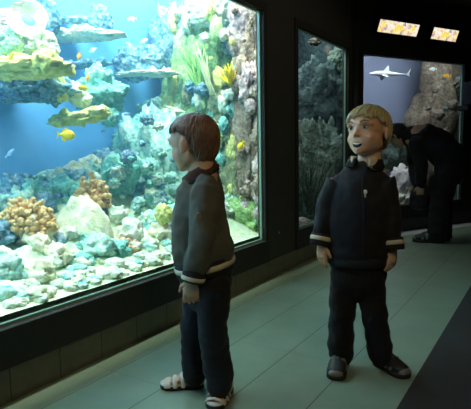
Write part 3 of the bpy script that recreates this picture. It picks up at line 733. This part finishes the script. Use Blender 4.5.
def sculpt_head(me, T, smile):
    Ti = T.inverted(); s = T.to_scale()[0]
    relax(me, T, 10)
    push = [((sx*.030, .078, .004), .013, (0, -.010, 0)) for sx in (-1, 1)]
    if smile: push += [((0, .078, -.0625), .010, (0, -.016, 0)), ((-.011, .075, -.0605), .008, (0, -.012, 0)), ((.011, .075, -.0605), .008, (0, -.012, 0))]
    for v in me.vertices:
        q = Ti @ v.co
        if q.length > .16: continue
        d = V((0, 0, 0))
        for c, r, m_ in push:
            k = (q - V(c)).length/r
            if k < 2.2: d += V(m_)*math.exp(-k*k)
        if d.length > 0: v.co = T @ (q + d)
def face(root, T, smile, browmat):
    """eyes with irises, brows and (for an open smile) mouth and teeth; each its own part"""
    def mk(name, b, mat, par=None):
        b.transform(T); return link(name, me_from(b), mat, par or root)
    for sx in (-1, 1):
        b = bmesh.new(); ell(b, (sx*.029, .0650, .003), (.0112, .0100, .0062)); e = mk('eye', b, M['eyewhite'])
        b = bmesh.new(); ell(b, (sx*.0285, .0710, .0030), (.0062, .0048, .0058)); mk('iris', b, M['iris'], e)
        b = bmesh.new(); tube(b, [(sx*.017, .0715, .006), (sx*.029, .0755, .0115), (sx*.043, .068, .006)], [.0018, .0026, .0018], 8); mk('upper_eyelid', b, M['brow'], e)
        b = bmesh.new(); tube(b, [(sx*.014, .083, .022), (sx*.030, .082, .028), (sx*.047, .070, .023)], [(.0015, .002), (.002, .0028), (.001, .0015)], 8); mk('eyebrow', b, browmat)
    if smile:
        b = bmesh.new(); tube(b, [(-.021, .064, -.0525), (-.011, .068, -.0595), (0, .070, -.0635), (.011, .068, -.0595), (.021, .064, -.0525)], [(.003, .004), (.008, .006), (.0095, .006), (.008, .006), (.003, .004)], 12, V((0, 0, 1))); mo = mk('mouth', b, M['mouth'])
        b = bmesh.new(); tube(b, [(-.016, .0705, -.0535), (0, .0765, -.0585), (.016, .0705, -.0535)], [(.0022, .0025), (.0032, .0025), (.0022, .0025)], 10, V((0, 0, 1))); mk('teeth', b, M['teeth'], mo)
def hair(root, T, mat, limit, n, seed, lift=.006, length=.9, wid=.007):
    """cap plus many combed locks that follow the skull from the crown down; limit(azimuth) = lowest angle from the crown"""
    rnd = random.Random(seed); cen = V((0, -.008, .020)); rad = V((.073, .087, .073)); crown = Matrix.Rotation(R(22), 3, 'X')
    def pt(az, ph, k):
        d = crown @ V((math.sin(az)*math.sin(ph), math.cos(az)*math.sin(ph), math.cos(ph)))
        q = V((d.x*rad.x, d.y*rad.y, d.z*(rad.z if d.z > 0 else .108)))*k
        return cen + q
    b = bmesh.new(); NA, NP = 48, 14; g = {}
    for side, k in ((0, 1.035), (1, .97)):
        for i in range(NA):
            az = 2*math.pi*i/NA
            for j in range(NP+1): g[side, i, j] = b.verts.new(pt(az, max(.01, limit(az)*j/NP), k - .005 + (.02*noise.noise(V((math.cos(az)*3, math.sin(az)*3, j*.3))) if side == 0 else 0)))
    for i in range(NA):
        i2 = (i+1) % NA
        for j in range(NP):
            b.faces.new((g[0, i, j], g[0, i2, j], g[0, i2, j+1], g[0, i, j+1])); b.faces.new((g[1, i, j], g[1, i, j+1], g[1, i2, j+1], g[1, i2, j]))
        b.faces.new((g[0, i, NP], g[0, i2, NP], g[1, i2, NP], g[1, i, NP]))
    for k in range(n):
        az = rnd.uniform(0, 2*math.pi); lim = limit(az); p0 = rnd.uniform(.0, .75)*lim; p1 = min(lim*rnd.uniform(.97, 1.10), p0 + length*rnd.uniform(.7, 1.2)); sw = rnd.uniform(-.16, .16)
        lf = rnd.uniform(.3, 1.2)*lift/.08; pts = []
        for t in (0, .25, .5, .75, 1):
            pts.append(pt(az + sw*t, p0 + (p1-p0)*t, 1.02 + lf*math.sin(math.pi*min(1, t*.75+.1))))
        w_ = wid*rnd.uniform(.5, 1.2)
        tube(b, pts, [(w_*.4, .002), (w_, .0032), (w_, .0034), (w_*.8, .003), (w_*.15, .001)], 7, pts[0].cross(pts[-1]).normalized() if pts[0].cross(pts[-1]).length > 1e-6 else V((1, 0, 0)), caps=False)
    c0 = pt(0, 0, .99); ell(b, c0, (.020, .020, .010))
    b.transform(T); return link('hair', me_from(b), mat, root)
def add_hand(bm, w, d, n, th, s=1.0, curl=.5):
    """w wrist, d direction of the hand, n palm side, th the side the thumb is on; s = hand length / 0.12 m"""
    d = V(d).normalized(); n = (V(n) - d*V(n).dot(d)).normalized(); t = d.cross(n)
    if t.dot(V(th)) < 0: t = -t
    k = w + d*.055*s
    tube(bm, [w - d*.02*s, w + d*.012*s, w + d*.035*s, k], [(.018*s, .015*s), (.021*s, .013*s), (.026*s, .012*s), (.026*s, .010*s)], 12, t)
    for i, (o, ln) in enumerate(((.021, .046), (.0075, .052), (-.0065, .048), (-.0195, .038))):
        b0 = k + t*o*s - d*.008*s; a = curl*(.7 + .12*i); dd = d; pts = [b0]; sp = t*(.10*(1.2-i))*.6
        for f_ in (.48, .30, .24):
            dd = (dd*math.cos(a*.75) + n*math.sin(a*.75)).normalized() if len(pts) > 1 else (d*math.cos(a*.4)+n*math.sin(a*.4)+sp*.4).normalized()
            pts.append(pts[-1] + dd*ln*s*f_)
            n = n
        tube(bm, pts, [.0068*s, .0064*s, .0058*s, .0050*s], 8, t)
    b0 = w + d*.018*s + t*.016*s
    tube(bm, [b0, b0 + (d*.6+t*.75+n*.25).normalized()*.024*s, b0 + (d*.6+t*.75+n*.25).normalized()*.024*s + (d*.92+t*.25+n*.3).normalized()*.024*s], [.0095*s, .0078*s, .0062*s], 8, n)
def cloth_mesh(build, voxel, amp, fx=14, fy=14, fz=22, seed=0, smooth=4):
    b = bmesh.new(); build(b); me = remesh(b, voxel, smooth); displace(me, fold(amp, fx, fy, fz, seed)); return me
def shoe(root, heel, toe, Ln, kind):
    """heel and toe points on the floor give place and direction"""
    d = V((toe.x-heel.x, toe.y-heel.y, 0)).normalized(); T = Matrix(((d.y, d.x, 0, heel.x), (-d.x, d.y, 0, heel.y), (0, 0, 1, 0), (0, 0, 0, 1)))
    foot = [(0, .016), (.06, .026), (.2, .030), (.45, .029), (.68, .036), (.85, .034), (.95, .024), (1, .010)]
    k = Ln/.165
    def sole(h, z0, grow=1.0):
        b = bmesh.new(); lo = []; hi = []
        out = [(w_*k*grow, t_*Ln) for t_, w_ in foot] + [(-w_*k*grow, t_*Ln) for t_, w_ in reversed(foot)]
        lo = [b.verts.new((x, y, z0)) for x, y in out]; hi = [b.verts.new((x, y, z0+h)) for x, y in out]
        b.faces.new(lo[::-1]); b.faces.new(hi)
        for i in range(len(out)): j = (i+1) % len(out); b.faces.new((lo[i], lo[j], hi[j], hi[i]))
        b.transform(T); return me_from(b)
    def up(bld, vox, sm=3): b = bmesh.new(); bld(b); me = remesh(b, vox, sm); me.transform(T); return me
    X = V((1, 0, 0))
    if kind == 'sneaker':
        sh = link('shoe', up(lambda b: (tube(b, [(0, .018*k, .035*k), (0, .06*k, .040*k), (0, .10*k, .033*k), (0, .14*k, .026*k)], [(.028*k, .026*k), (.031*k, .030*k), (.034*k, .022*k), (.031*k, .017*k)], 14, X),
             tube(b, [(0, .028*k, .03*k), (0, .032*k, .075*k)], [(.030*k, .034*k), (.030*k, .034*k)], 14, X)), .004), M['sneaker'], root)
        link('sole', sole(.016*k, .002, 1.04), M['soledark'], sh)
        for y in (.085, .108):
            b = bmesh.new(); z = .058 - (y-.085)*.5
            tube(b, [(-.036*k, y*k, .022*k), (-.026*k, y*k, (z-.006)*k), (0, y*k, z*k), (.026*k, y*k, (z-.006)*k), (.036*k, y*k, .022*k)], [(.008*k, .0025*k)]*5, 8, V((0, 1, 0))); b.transform(T)
            link('strap', me_from(b), M['sneakerlight'], sh)['label'] = 'grey closing strap'
        b = bmesh.new(); ell(b, (0, .148*k, .022*k), (.028*k, .018*k, .014*k)); b.transform(T); link('toe_cap', me_from(b), M['sneakerlight'], sh)
    else:
        sh = link('sandal', sole(.014*k, .002, 1.05), M['soledark'], root)
        link('footbed', sole(.005*k, .015*k, .98), M['sandal'], sh)
        def strap(y0, y1, z, w_, nm='strap', wd=.030):
            b = bmesh.new(); tube(b, [(-wd*1.16*k, y0*k, .014*k), (-wd*.95*k, (y0*.8+y1*.2)*k, z*.68*k), (0, (y0+y1)/2*k, z*k), (wd*.95*k, (y0*.2+y1*.8)*k, z*.68*k), (wd*1.16*k, y1*k, .014*k)], [(w_*k, .003*k)]*5, 10, V((0, 1, 0))); b.transform(T)
            link(nm, me_from(b), M['sandal'], sh)
        strap(.135, .135, .034, .013, wd=.032); strap(.104, .112, .046, .009, wd=.033); strap(.075, .086, .056, .008, wd=.031)
        b = bmesh.new(); tube(b, [(-.031*k, .05*k, .030*k), (-.028*k, .015*k, .040*k), (0, -.004*k, .044*k), (.028*k, .015*k, .040*k), (.031*k, .05*k, .030*k)], [(.014*k, .003*k)]*5, 10, V((0, 0, 1))); b.transform(T)
        link('heel_strap', me_from(b), M['sandal'], sh)
    return sh
def collar(name, c, axis, fwd, r0, h, mat, par, gap=.35, flare=.016, ry=1.0):
    """turned-down collar round the neck, open at the front"""
    ax = V(axis).normalized(); f = (V(fwd) - ax*V(fwd).dot(ax)).normalized(); s = f.cross(ax); b = bmesh.new(); N = 36
    prof = [(r0, -.012), (r0-.002, h*.5), (r0+.002, h), (r0+.008, h+.003), (r0+.013, h*.7), (r0+flare+.008, -.006), (r0+flare+.004, -.010), (r0+.008, h*.4)]
    rows = []
    for i in range(N+1):
        a = gap + (2*math.pi-2*gap)*i/N; low = .012*max(0, math.cos(a))
        rows.append([b.verts.new(c + (f*math.cos(a)*r_*ry + s*math.sin(a)*r_) + ax*(z_ - low)) for r_, z_ in prof])
    P_ = len(prof)
    for i in range(N):
        for j in range(P_): b.faces.new((rows[i][j], rows[i+1][j], rows[i+1][(j+1) % P_], rows[i][(j+1) % P_]))
    b.faces.new(rows[0][::-1]); b.faces.new(rows[-1]); return link(name, me_from(b), mat, par)
def band(name, a, c, r, mat, par, ref=V((1, 0, 0)), sides=24):
    b = bmesh.new(); a, c = V(a), V(c); d = (c-a)
    r2_ = tuple(x*.965 for x in r)
    tube(b, [a, a+d*.15, c-d*.15, c], [r2_, r, r, r2_], sides, ref, caps=False); return link(name, me_from(b), mat, par)

# ---- the boy facing the camera
F = Fig('person', 360, 369, 'smiling blond boy in a black jacket with cream cuff bands, facing out and looking up')
hips, chest = F.L(358, 262), F.L(359, 205)
TH2 = head_matrix(F.L(367.5, 131.5, -.01), (-math.sin(R(30)), -math.cos(R(30))), 8, 3, 1.035)
sl = [F.L(336, 183), F.L(326.5, 210, -.005), F.L(321.5, 237, -.03)]; sr = [F.L(384, 183), F.L(388.5, 210, -.005), F.L(392.5, 241, -.03)]
ll = [F.L(345, 274), F.L(343, 312, -.015), F.L(341, 352, 0)]; lr = [F.L(371, 274), F.L(373, 312, -.02), F.L(379, 352, 0)]
hl, tl = F.Lg(340, 364), F.Lg(335.5, 380); hr, tr = F.Lg(377, 364), F.Lg(404, 377)
b = bmesh.new()
tube(b, [F.L(358, 270), hips, F.L(358, 232), chest, F.L(361, 184), F.L(364, 172)], [(.07, .055), (.085, .065), (.082, .062), (.095, .068), (.09, .055), (.05, .045)], 20)
tube(b, [F.L(364, 178), F.L(366, 160, .0)], [.044, .042])
for q in (sl, sr): tube(b, [F.L(360, 182)*.4 + q[0]*.6, q[0], q[1], q[2]], [.04, .034, .027, .021])
for q in (ll, lr): tube(b, q, [.045, .036, .026])
for h_, t_, q in ((hl, tl, ll), (hr, tr, lr)): tube(b, [q[2], h_.lerp(t_, .25) + V((0, 0, .045)), h_.lerp(t_, .8) + V((0, 0, .022))], [.026, .024, .016])
dn = V((.0, -.05, -1))
add_hand(b, sl[2] + V((-.001, -.004, -.022)), (.02, -.15, -1), (.75, .65, 0), (.3, -1, 0), 1.05, .45)
add_hand(b, sr[2] + V((.001, -.004, -.022)), (-.02, -.15, -1), (-.75, .65, 0), (-.3, -1, 0), 1.05, .55)
add_head(b, TH2, True)
me = remesh(b, .0030, 3); sculpt_head(me, TH2, True); link('body', me, M['skin2'], F.root)
face(F.root, TH2, True, M['brow'])
def lim2(az):
    c = math.cos(az)      # 1 = front
    return R(88) + R(5)*math.sin(az*9) + R(2)*(1-c) + R(30)*max(0, -c)**.7
hair(F.root, TH2, M['hair2'], lim2, 1300, 5, .008, .75, .0042)
def jk(b):
    tube(b, [F.L(359, 261), F.L(359, 250), F.L(359, 225), F.L(359, 203), F.L(360, 188), F.L(362, 176), F.L(364.5, 166)], [(.124, .100), (.132, .108), (.130, .104), (.128, .098), (.118, .085), (.088, .068), (.054, .055)], 28)
    for q in (sl, sr):
        tube(b, [F.L(360, 184)*.35 + q[0]*.65, q[0], q[0].lerp(q[1], .5), q[1], q[1].lerp(q[2], .55), q[2]], [.050, .052, .051, .048, .044, .038], 16)
    tube(b, [sl[0] + V((.012, 0, .004)), F.L(363, 174), sr[0] + V((-.012, 0, .004))], [.042, .052, .042], 14)
jm = cloth_mesh(jk, .005, .008, 14, 14, 12, 3); J = link('jacket', jm, M['jacket2'], F.root)
for q in (sl, sr):
    d = (q[2]-q[1]).normalized()
    cf = band('cuff', q[2] - d*.012, q[2] + d*.036, (.043, .041), M['darkknit'], J)
    cs = band('cuff_band', q[2] - d*.002, q[2] + d*.015, (.0455, .0435), M['cream'], J); cs['label'] = 'cream band round the cuff'
band('hem', F.L(359, 263), F.L(359, 254), (.129, .106), M['darkknit'], J)
nb = F.L(365, 165.5)
collar('collar', nb + V((0, .004, .004)), (.05, .10, 1), (-.1, -1, 0), .054, .028, M['darkknit'], J, .5, .016)
cl = collar('shirt_collar', nb + V((-.002, -.004, .010)), (.03, .12, 1), (-.35, -1, 0), .047, .027, M['cream'], F.root, .55, .012); cl['label'] = 'pale shirt collar inside the jacket'
def front(px, py, out=0.0):
    """point on the front of the jacket behind a place in the picture"""
    P = F.L(px, py); hit = None; best = 9
    for v in jm.vertices:
        d2 = (v.co.x-P.x)**2 + (v.co.z-P.z)**2
        if v.co.y < 0.02 and d2 < best: best = d2; hit = v.co.copy()
    return hit + V((0, -out, 0))
b = bmesh.new(); tube(b, [front(363, y_, .002) for y_ in (176, 184, 192, 202, 214, 226, 238, 250)], [(.004, .003)]*8, 8); z_ = link('zipper', me_from(b), M['darkknit'], J)
b = bmesh.new(); P = front(365, 190, .003); ell(b, P, (.009, .004, .009)); tube(b, [P, P + V((0, -.002, -.018))], [.003, .004], 8); zb = link('zip_pull', me_from(b), M['fwhite'], J); zb['label'] = 'pale metal zip pull'
b = bmesh.new(); P = front(384, 170, .001)
for dx, dz, rx, rz in ((0, 0, .016, .011), (-.016, .006, .007, .005), (.017, .005, .007, .005), (0, .012, .008, .005)): ell(b, P + V((dx, 0, dz)), (rx, .004, rz), None, 2)
link('badge', me_from(b), plain('grey_badge_thread', '8a8c84', .8, .35, 260), J)['label'] = 'grey embroidered badge on the chest'
def ts(b):
    tube(b, [F.L(358, 282), F.L(358, 266), F.L(358, 252)], [(.104, .082), (.112, .09), (.108, .086)], 24)
    tube(b, [ll[0], F.L(342.5, 294, -.005), F.L(342, 312, -.018), F.L(341, 334, -.008), F.L(340.5, 346, .0), F.L(341, 355, .0)], [.064, .058, .054, .052, .054, .049], 16)
    tube(b, [lr[0], F.L(372, 294, -.008), F.L(374, 312, -.022), F.L(377, 334, -.01), F.L(379.5, 346, .0), F.L(380, 355, .0)], [.064, .056, .052, .051, .055, .050], 16)
link('trousers', cloth_mesh(ts, .006, .007, 12, 12, 20, 9), M['trouser2'], F.root)
shoe(F.root, hl + V((0, .012, 0)), tl, .178, 'sneaker'); shoe(F.root, hr + V((-.004, .012, 0)), tr, .178, 'sneaker')

# ---- the boy looking into the tank
F = Fig('person', 205, 395, 'brown-haired boy in a grey-green jacket, dark jeans and beige sandals, looking into the big tank')
f1 = V((-math.cos(R(20)), math.sin(R(20)), 0)); lat = V((-math.sin(R(20)), -math.cos(R(20)), 0))    # facing; his left side
fh = (-math.cos(R(34)), math.sin(R(34)))
TH1 = head_matrix(F.L(192.5, 142.5, .0), fh, -9, 0, 1.02)
ct = F.L(203, 184)
sn = [F.L(206, 193, -.10), F.L(203, 234, -.145), F.L(194.5, 272, -.15)]         # near arm
sf = [F.L(198, 191, .10), F.L(197, 230, .15), F.L(198, 255, .16)]              # far arm
ln_ = [F.L(212, 280, -.06), F.L(213, 330, -.075), F.L(219, 383, -.05)]; lf_ = [F.L(200, 280, .06), F.L(193.5, 326, .06), F.L(195, 374, .05)]
hn, tn = F.Lg(224, 394), F.Lg(213, 410); hf, tf = F.Lg(203, 386), F.Lg(162, 387)
hn = tn + (hn-tn).normalized()*.165; hf = tf + (hf-tf).normalized()*.165
rf = V((1, -.35, 0))                                                              # front-back axis of the trunk
b = bmesh.new()
tube(b, [F.L(207, 276), F.L(206, 262), F.L(202, 230), F.L(201, 200), F.L(202, 184)], [(.055, .075), (.065, .085), (.062, .08), (.066, .09), (.05, .075)], 20, rf)
tube(b, [F.L(203, 188), F.L(199, 165)], [.044, .041])
for q in (sn, sf): tube(b, [ct*.4 + q[0]*.6, q[0], q[1], q[2]], [.04, .034, .027, .021])
tube(b, ln_, [.045, .036, .026]); tube(b, lf_, [.042, .034, .026])
for h_, t_, q in ((hn, tn, ln_), (hf, tf, lf_)):
    d = (t_-h_).normalized(); sd = V((d.y, -d.x, 0))
    tube(b, [q[2], h_ + d*.035 + V((0, 0, .055)), h_ + d*.03 + V((0, 0, .037))], [.026, .026, .018])
    tube(b, [h_ + d*.02 + V((0, 0, .034)), h_ + d*.07 + V((0, 0, .036)), h_ + d*.12 + V((0, 0, .029))], [(.022, .014), (.026, .018), (.030, .011)], 14, sd)
    for i, o in enumerate((-.023, -.012, -.001, .010, .022)):
        tube(b, [h_ + d*.118 + sd*o + V((0, 0, .027)), h_ + d*(.146 - abs(o+.006)*.5) + sd*o + V((0, 0, .024))], [.0062, .0058], 8)
add_hand(b, sn[2] + V((-.008, -.002, -.020)), (-.10, .05, -1), (.2, 1, 0), (-1, .1, 0), 1.05, .6)
add_hand(b, sf[2] + V((-.008, 0, -.020)), (-.2, .0, -1), (.2, -1, 0), (-1, 0, 0), 1.05, .6)
add_head(b, TH1, False)
me = remesh(b, .0030, 3); sculpt_head(me, TH1, False); link('body', me, M['skin'], F.root)
face(F.root, TH1, False, M['brow'])
def lim1(az):
    c = math.cos(az); s_ = abs(math.sin(az))
    return R(84) + R(3)*math.sin(az*11) - R(6)*s_**4 + R(58)*max(0, -c)**1.1
hair(F.root, TH1, M['hair1'], lim1, 1500, 6, .006, .75, .0042)
def jk(b):
    tube(b, [F.L(204, 265), F.L(203, 250), F.L(201.5, 228), F.L(200, 206), F.L(200.5, 192), F.L(203.5, 181), F.L(205, 171)], [(.104, .125), (.112, .130), (.105, .125), (.092, .118), (.082, .105), (.066, .08), (.052, .055)], 28, rf)
    for q in (sn, sf):
        tube(b, [ct*.35 + q[0]*.65, q[0], q[0].lerp(q[1], .5), q[1], q[1].lerp(q[2], .55), q[2]], [.052, .053, .052, .050, .046, .038], 16)
    tube(b, [sn[0] + V((0, 0, .004)), F.L(203, 180), sf[0] + V((0, 0, .004))], [.046, .056, .046], 14)
jm = cloth_mesh(jk, .005, .010, 15, 15, 13, 5); J = link('jacket', jm, M['jacket1'], F.root)
for q in (sn, sf):
    d = (q[2]-q[1]).normalized()
    band('cuff', q[2] - d*.008, q[2] + d*.034, (.040, .037), M['darkknit'], J)
    cs = band('cuff_band', q[2] + d*.014, q[2] + d*.028, (.042, .039), M['cream'], J); cs['label'] = 'cream band round the cuff'
band('hem', F.L(206.5, 271), F.L(203.5, 256), (.109, .129), M['darkknit'], J, rf, 32)
cs = band('hem_band', F.L(205.6, 266), F.L(204.6, 260.5), (.112, .132), M['cream'], J, rf, 32); cs['label'] = 'cream band round the hem'
collar('collar', F.L(199.5, 175) + V((0, 0, .004)), (-.52, -.05, 1), f1, .055, .026, M['cord'], J, .45, .017)
nb = F.L(199, 177.5); collar('collar_edge', nb + V((0, 0, .0)), (-.52, -.05, 1), f1, .066, .008, M['darkknit'], J, .45, .007)['label'] = 'dark edge of the collar'
def side(px, py, out=0.0):
    P = F.L(px, py); hit = None; best = 9
    for v in jm.vertices:
        d2 = (v.co.x-P.x)**2 + (v.co.z-P.z)**2
        if v.co.y < 0 and d2 < best: best = d2; hit = v.co.copy()
    return hit + V((0, -out, 0))
b = bmesh.new(); P = side(198, 212, .001)
for dx, dz, rx, rz in ((0, 0, .013, .015), (.0, .014, .008, .006), (0, -.013, .009, .006)): ell(b, P + V((dx, 0, dz)), (rx, .004, rz), None, 2)
link('sleeve_badge', me_from(b), plain('olive_badge_thread', '77755c', .8, .35, 260), J)['label'] = 'olive badge on the sleeve'
def ts(b):
    tube(b, [F.L(207, 288), F.L(206, 272), F.L(205, 258)], [(.092, .112), (.098, .116), (.095, .112)], 24, rf)
    tube(b, [ln_[0], F.L(213, 305, -.066), F.L(213, 332, -.075), F.L(216, 358, -.06), F.L(219.5, 378, -.05), F.L(219.5, 387, -.05)], [.066, .060, .054, .052, .054, .050], 16)
    tube(b, [lf_[0], F.L(197, 305, .06), F.L(193.5, 328, .06), F.L(193.5, 355, .055), F.L(194, 368, .05), F.L(194.5, 375, .05)], [.064, .056, .050, .047, .050, .046], 16)
link('jeans', cloth_mesh(ts, .006, .008, 12, 12, 18, 12), M['jeans1'], F.root)
shoe(F.root, hn, tn, .17, 'sandal'); shoe(F.root, hf, tf, .17, 'sandal')

# ---- the adult bending down by the far tank
F = Fig('person', 436, 241, 'dark-clothed adult bending down to look into the far tank')
THA = head_matrix(F.L(398, 136, -.0), (-math.cos(R(25)), math.sin(R(25))), -58, 0, 1.1)
hp = F.L(449, 163); kn = [F.L(440, 200, -.08), F.L(443, 200, .08)]; an = [F.L(437, 234, -.08), F.L(443, 233, .08)]
sh_n = F.L(416, 143, -.17); sh_f = F.L(414, 140, .17)
arm_n = [sh_n, F.L(421, 166, -.17), F.L(421, 184, -.06)]; arm_f = [sh_f, F.L(414, 165, .17), F.L(417, 184, .04)]
b = bmesh.new()
tube(b, [F.L(451, 164), F.L(440, 148), F.L(426, 136), F.L(416, 135)], [(.11, .15), (.11, .14), (.12, .15), (.10, .13)], 20, V((0, 0, 1)))
tube(b, [F.L(417, 138), F.L(404, 136)], [.06, .055])
for q in (arm_n, arm_f): tube(b, q, [.05, .04, .03])
for i in (0, 1): tube(b, [hp + V((0, (-.08, .08)[i], 0)), kn[i], an[i], an[i] + V((-.03, 0, -.045)), an[i] + V((-.16, 0, -.052))], [.085, .06, .04, .04, .028])
add_hand(b, arm_n[2] + V((0, 0, -.01)), (-.1, .1, -1), (0, 1, 0), (-1, 0, 0), 1.35, 1.0); add_hand(b, arm_f[2] + V((0, 0, -.01)), (-.1, -.1, -1), (0, -1, 0), (-1, 0, 0), 1.5, 1.0)
add_head(b, THA, False)
me = remesh(b, .006, 3); sculpt_head(me, THA, False); link('body', me, M['skin'], F.root); face(F.root, THA, False, M['hair3'])
def lim3(az): c = math.cos(az); return R(84) + R(52)*max(0, -c)**.6 + R(22)*abs(math.sin(az))**3
hair(F.root, THA, M['hair3'], lim3, 300, 8, .012, .9, .010)
def jk(b):
    tube(b, [F.L(456, 170), F.L(450, 158), F.L(438, 146), F.L(424, 138), F.L(414, 139)], [(.125, .18), (.15, .19), (.155, .19), (.15, .19), (.09, .13)], 26, V((0, 0, 1)))
    for q in (arm_n, arm_f): tube(b, [F.L(422, 140)*.5 + q[0]*.5, q[0], q[1], q[2]], [.085, .08, .065, .05], 16)
J = link('coat', cloth_mesh(jk, .009, .012, 8, 8, 10, 2), M['coat3'], F.root)
collar('collar', F.L(411, 137), (-1, 0, .12), (-.2, 0, -1), .075, .085, M['coat3'], J, .3, .03)
def ts(b):
    tube(b, [F.L(452, 158), F.L(450, 172)], [(.145, .18), (.145, .18)], 24)
    tube(b, [hp + V((0, -.09, -.02)), kn[0], an[0] + V((0, 0, .02)), an[0] + V((0, 0, -.035))], [.115, .092, .085, .085], 16)
    tube(b, [hp + V((0, .09, -.02)), kn[1], an[1] + V((0, 0, .02)), an[1] + V((0, 0, -.035))], [.115, .092, .085, .085], 16)
link('trousers', cloth_mesh(ts, .009, .012, 8, 8, 14, 4), M['trouser3'], F.root)
for a in an:
    g_ = V((a.x + .05, a.y, 0)); shoe(F.root, g_, g_ + V((-.26, 0, 0)), .27, 'sneaker')
# the bag in the adult's hands
P = F.G + F.e1*F.L(420, 192).x + V((0, 0, F.L(420, 196).z)); bg = empty('bag', P, F.root.rotation_euler.z); tag(bg, 'dark bag hanging from the hands of the bending adult', 'bag')
b = bmesh.new(); tube(b, [(0, 0, -.09), (0, 0, 0), (0, 0, .06)], [(.10, .05), (.095, .045), (.075, .025)], 20); me = remesh(b, .008, 3); displace(me, fold(.008, 14, 14, 14)); link('body', me, M['bag'], bg)
b = bmesh.new(); tube(b, [(-.06, 0, .06), (-.045, 0, .12), (0, 0, .14), (.045, 0, .12), (.06, 0, .06)], [.008]*5, 8, V((0, 1, 0))); link('handle', me_from(b), M['bag'], bg)

# ------------------------------------------------------------------ lights
def area(name, loc, rot, sx, sy, e, col, spread=180):
    l = bpy.data.lights.new(name, 'AREA'); l.shape = 'RECTANGLE'; l.size = sx; l.size_y = sy; l.energy = e; l.color = col; l.spread = R(spread)
    o = bpy.data.objects.new(name, l); C.objects.link(o); o.location = loc; o.rotation_euler = rot; return o
for y in (-.1, 1.0, 2.0, 2.95):
    area('tank_lamp', (-2.72, y, 2.52), (0, R(-42), 0), .12, .7, 15, (1, .98, .84))        # back row, shines down and out through the glass
    area('tank_lamp', (-1.85, y, TH-.06), (0, R(22), 0), .15, .8, 96, (1, .97, .88))          # front row, lights the reef
area('dim_tank_lamp', (-2.1, 4.3, 2.46), (0, 0, 0), .4, 1.0, 21, (.85, .97, 1))
p = T3 @ V((1.1, .3, 2.46)); area('far_tank_lamp', p, (R(38), 0, math.pi/2-A3), 2.0, .3, 105, (.88, .93, 1))
def spot(name, loc, target, e, col, ang):
    l = bpy.data.lights.new(name, 'SPOT'); l.energy = e; l.color = col; l.spot_size = R(ang); l.spot_blend = .8; l.shadow_soft_size = .08
    o = bpy.data.objects.new(name, l); C.objects.link(o); o.location = loc; o.rotation_euler = (V(target)-V(loc)).to_track_quat('-Z', 'Y').to_euler(); return o
spot('unseen_spot', (.2, .5, ZC-.02), (-.6, 1.6, 0), 38, (1, .80, .46), 70)
spot('unseen_spot', (.7, .6, ZC-.02), (WX, 2.2, .5), 13, (1, .88, .66), 100)  # added fill, no fixture seen; lifts plinth, frame and the boys' backs
spot('unseen_spot', (.3, 3.2, ZC-.02), (WX, 3.5, 1.0), 22, (1, .9, .72), 90)  # second added fill, brightens the wall column between the windows
w = bpy.data.worlds.new('dark_room'); bpy.context.scene.world = w; w.use_nodes = True
w.node_tree.nodes['Background'].inputs[0].default_value = (.02, .022, .025, 1); w.node_tree.nodes['Background'].inputs[1].default_value = .3
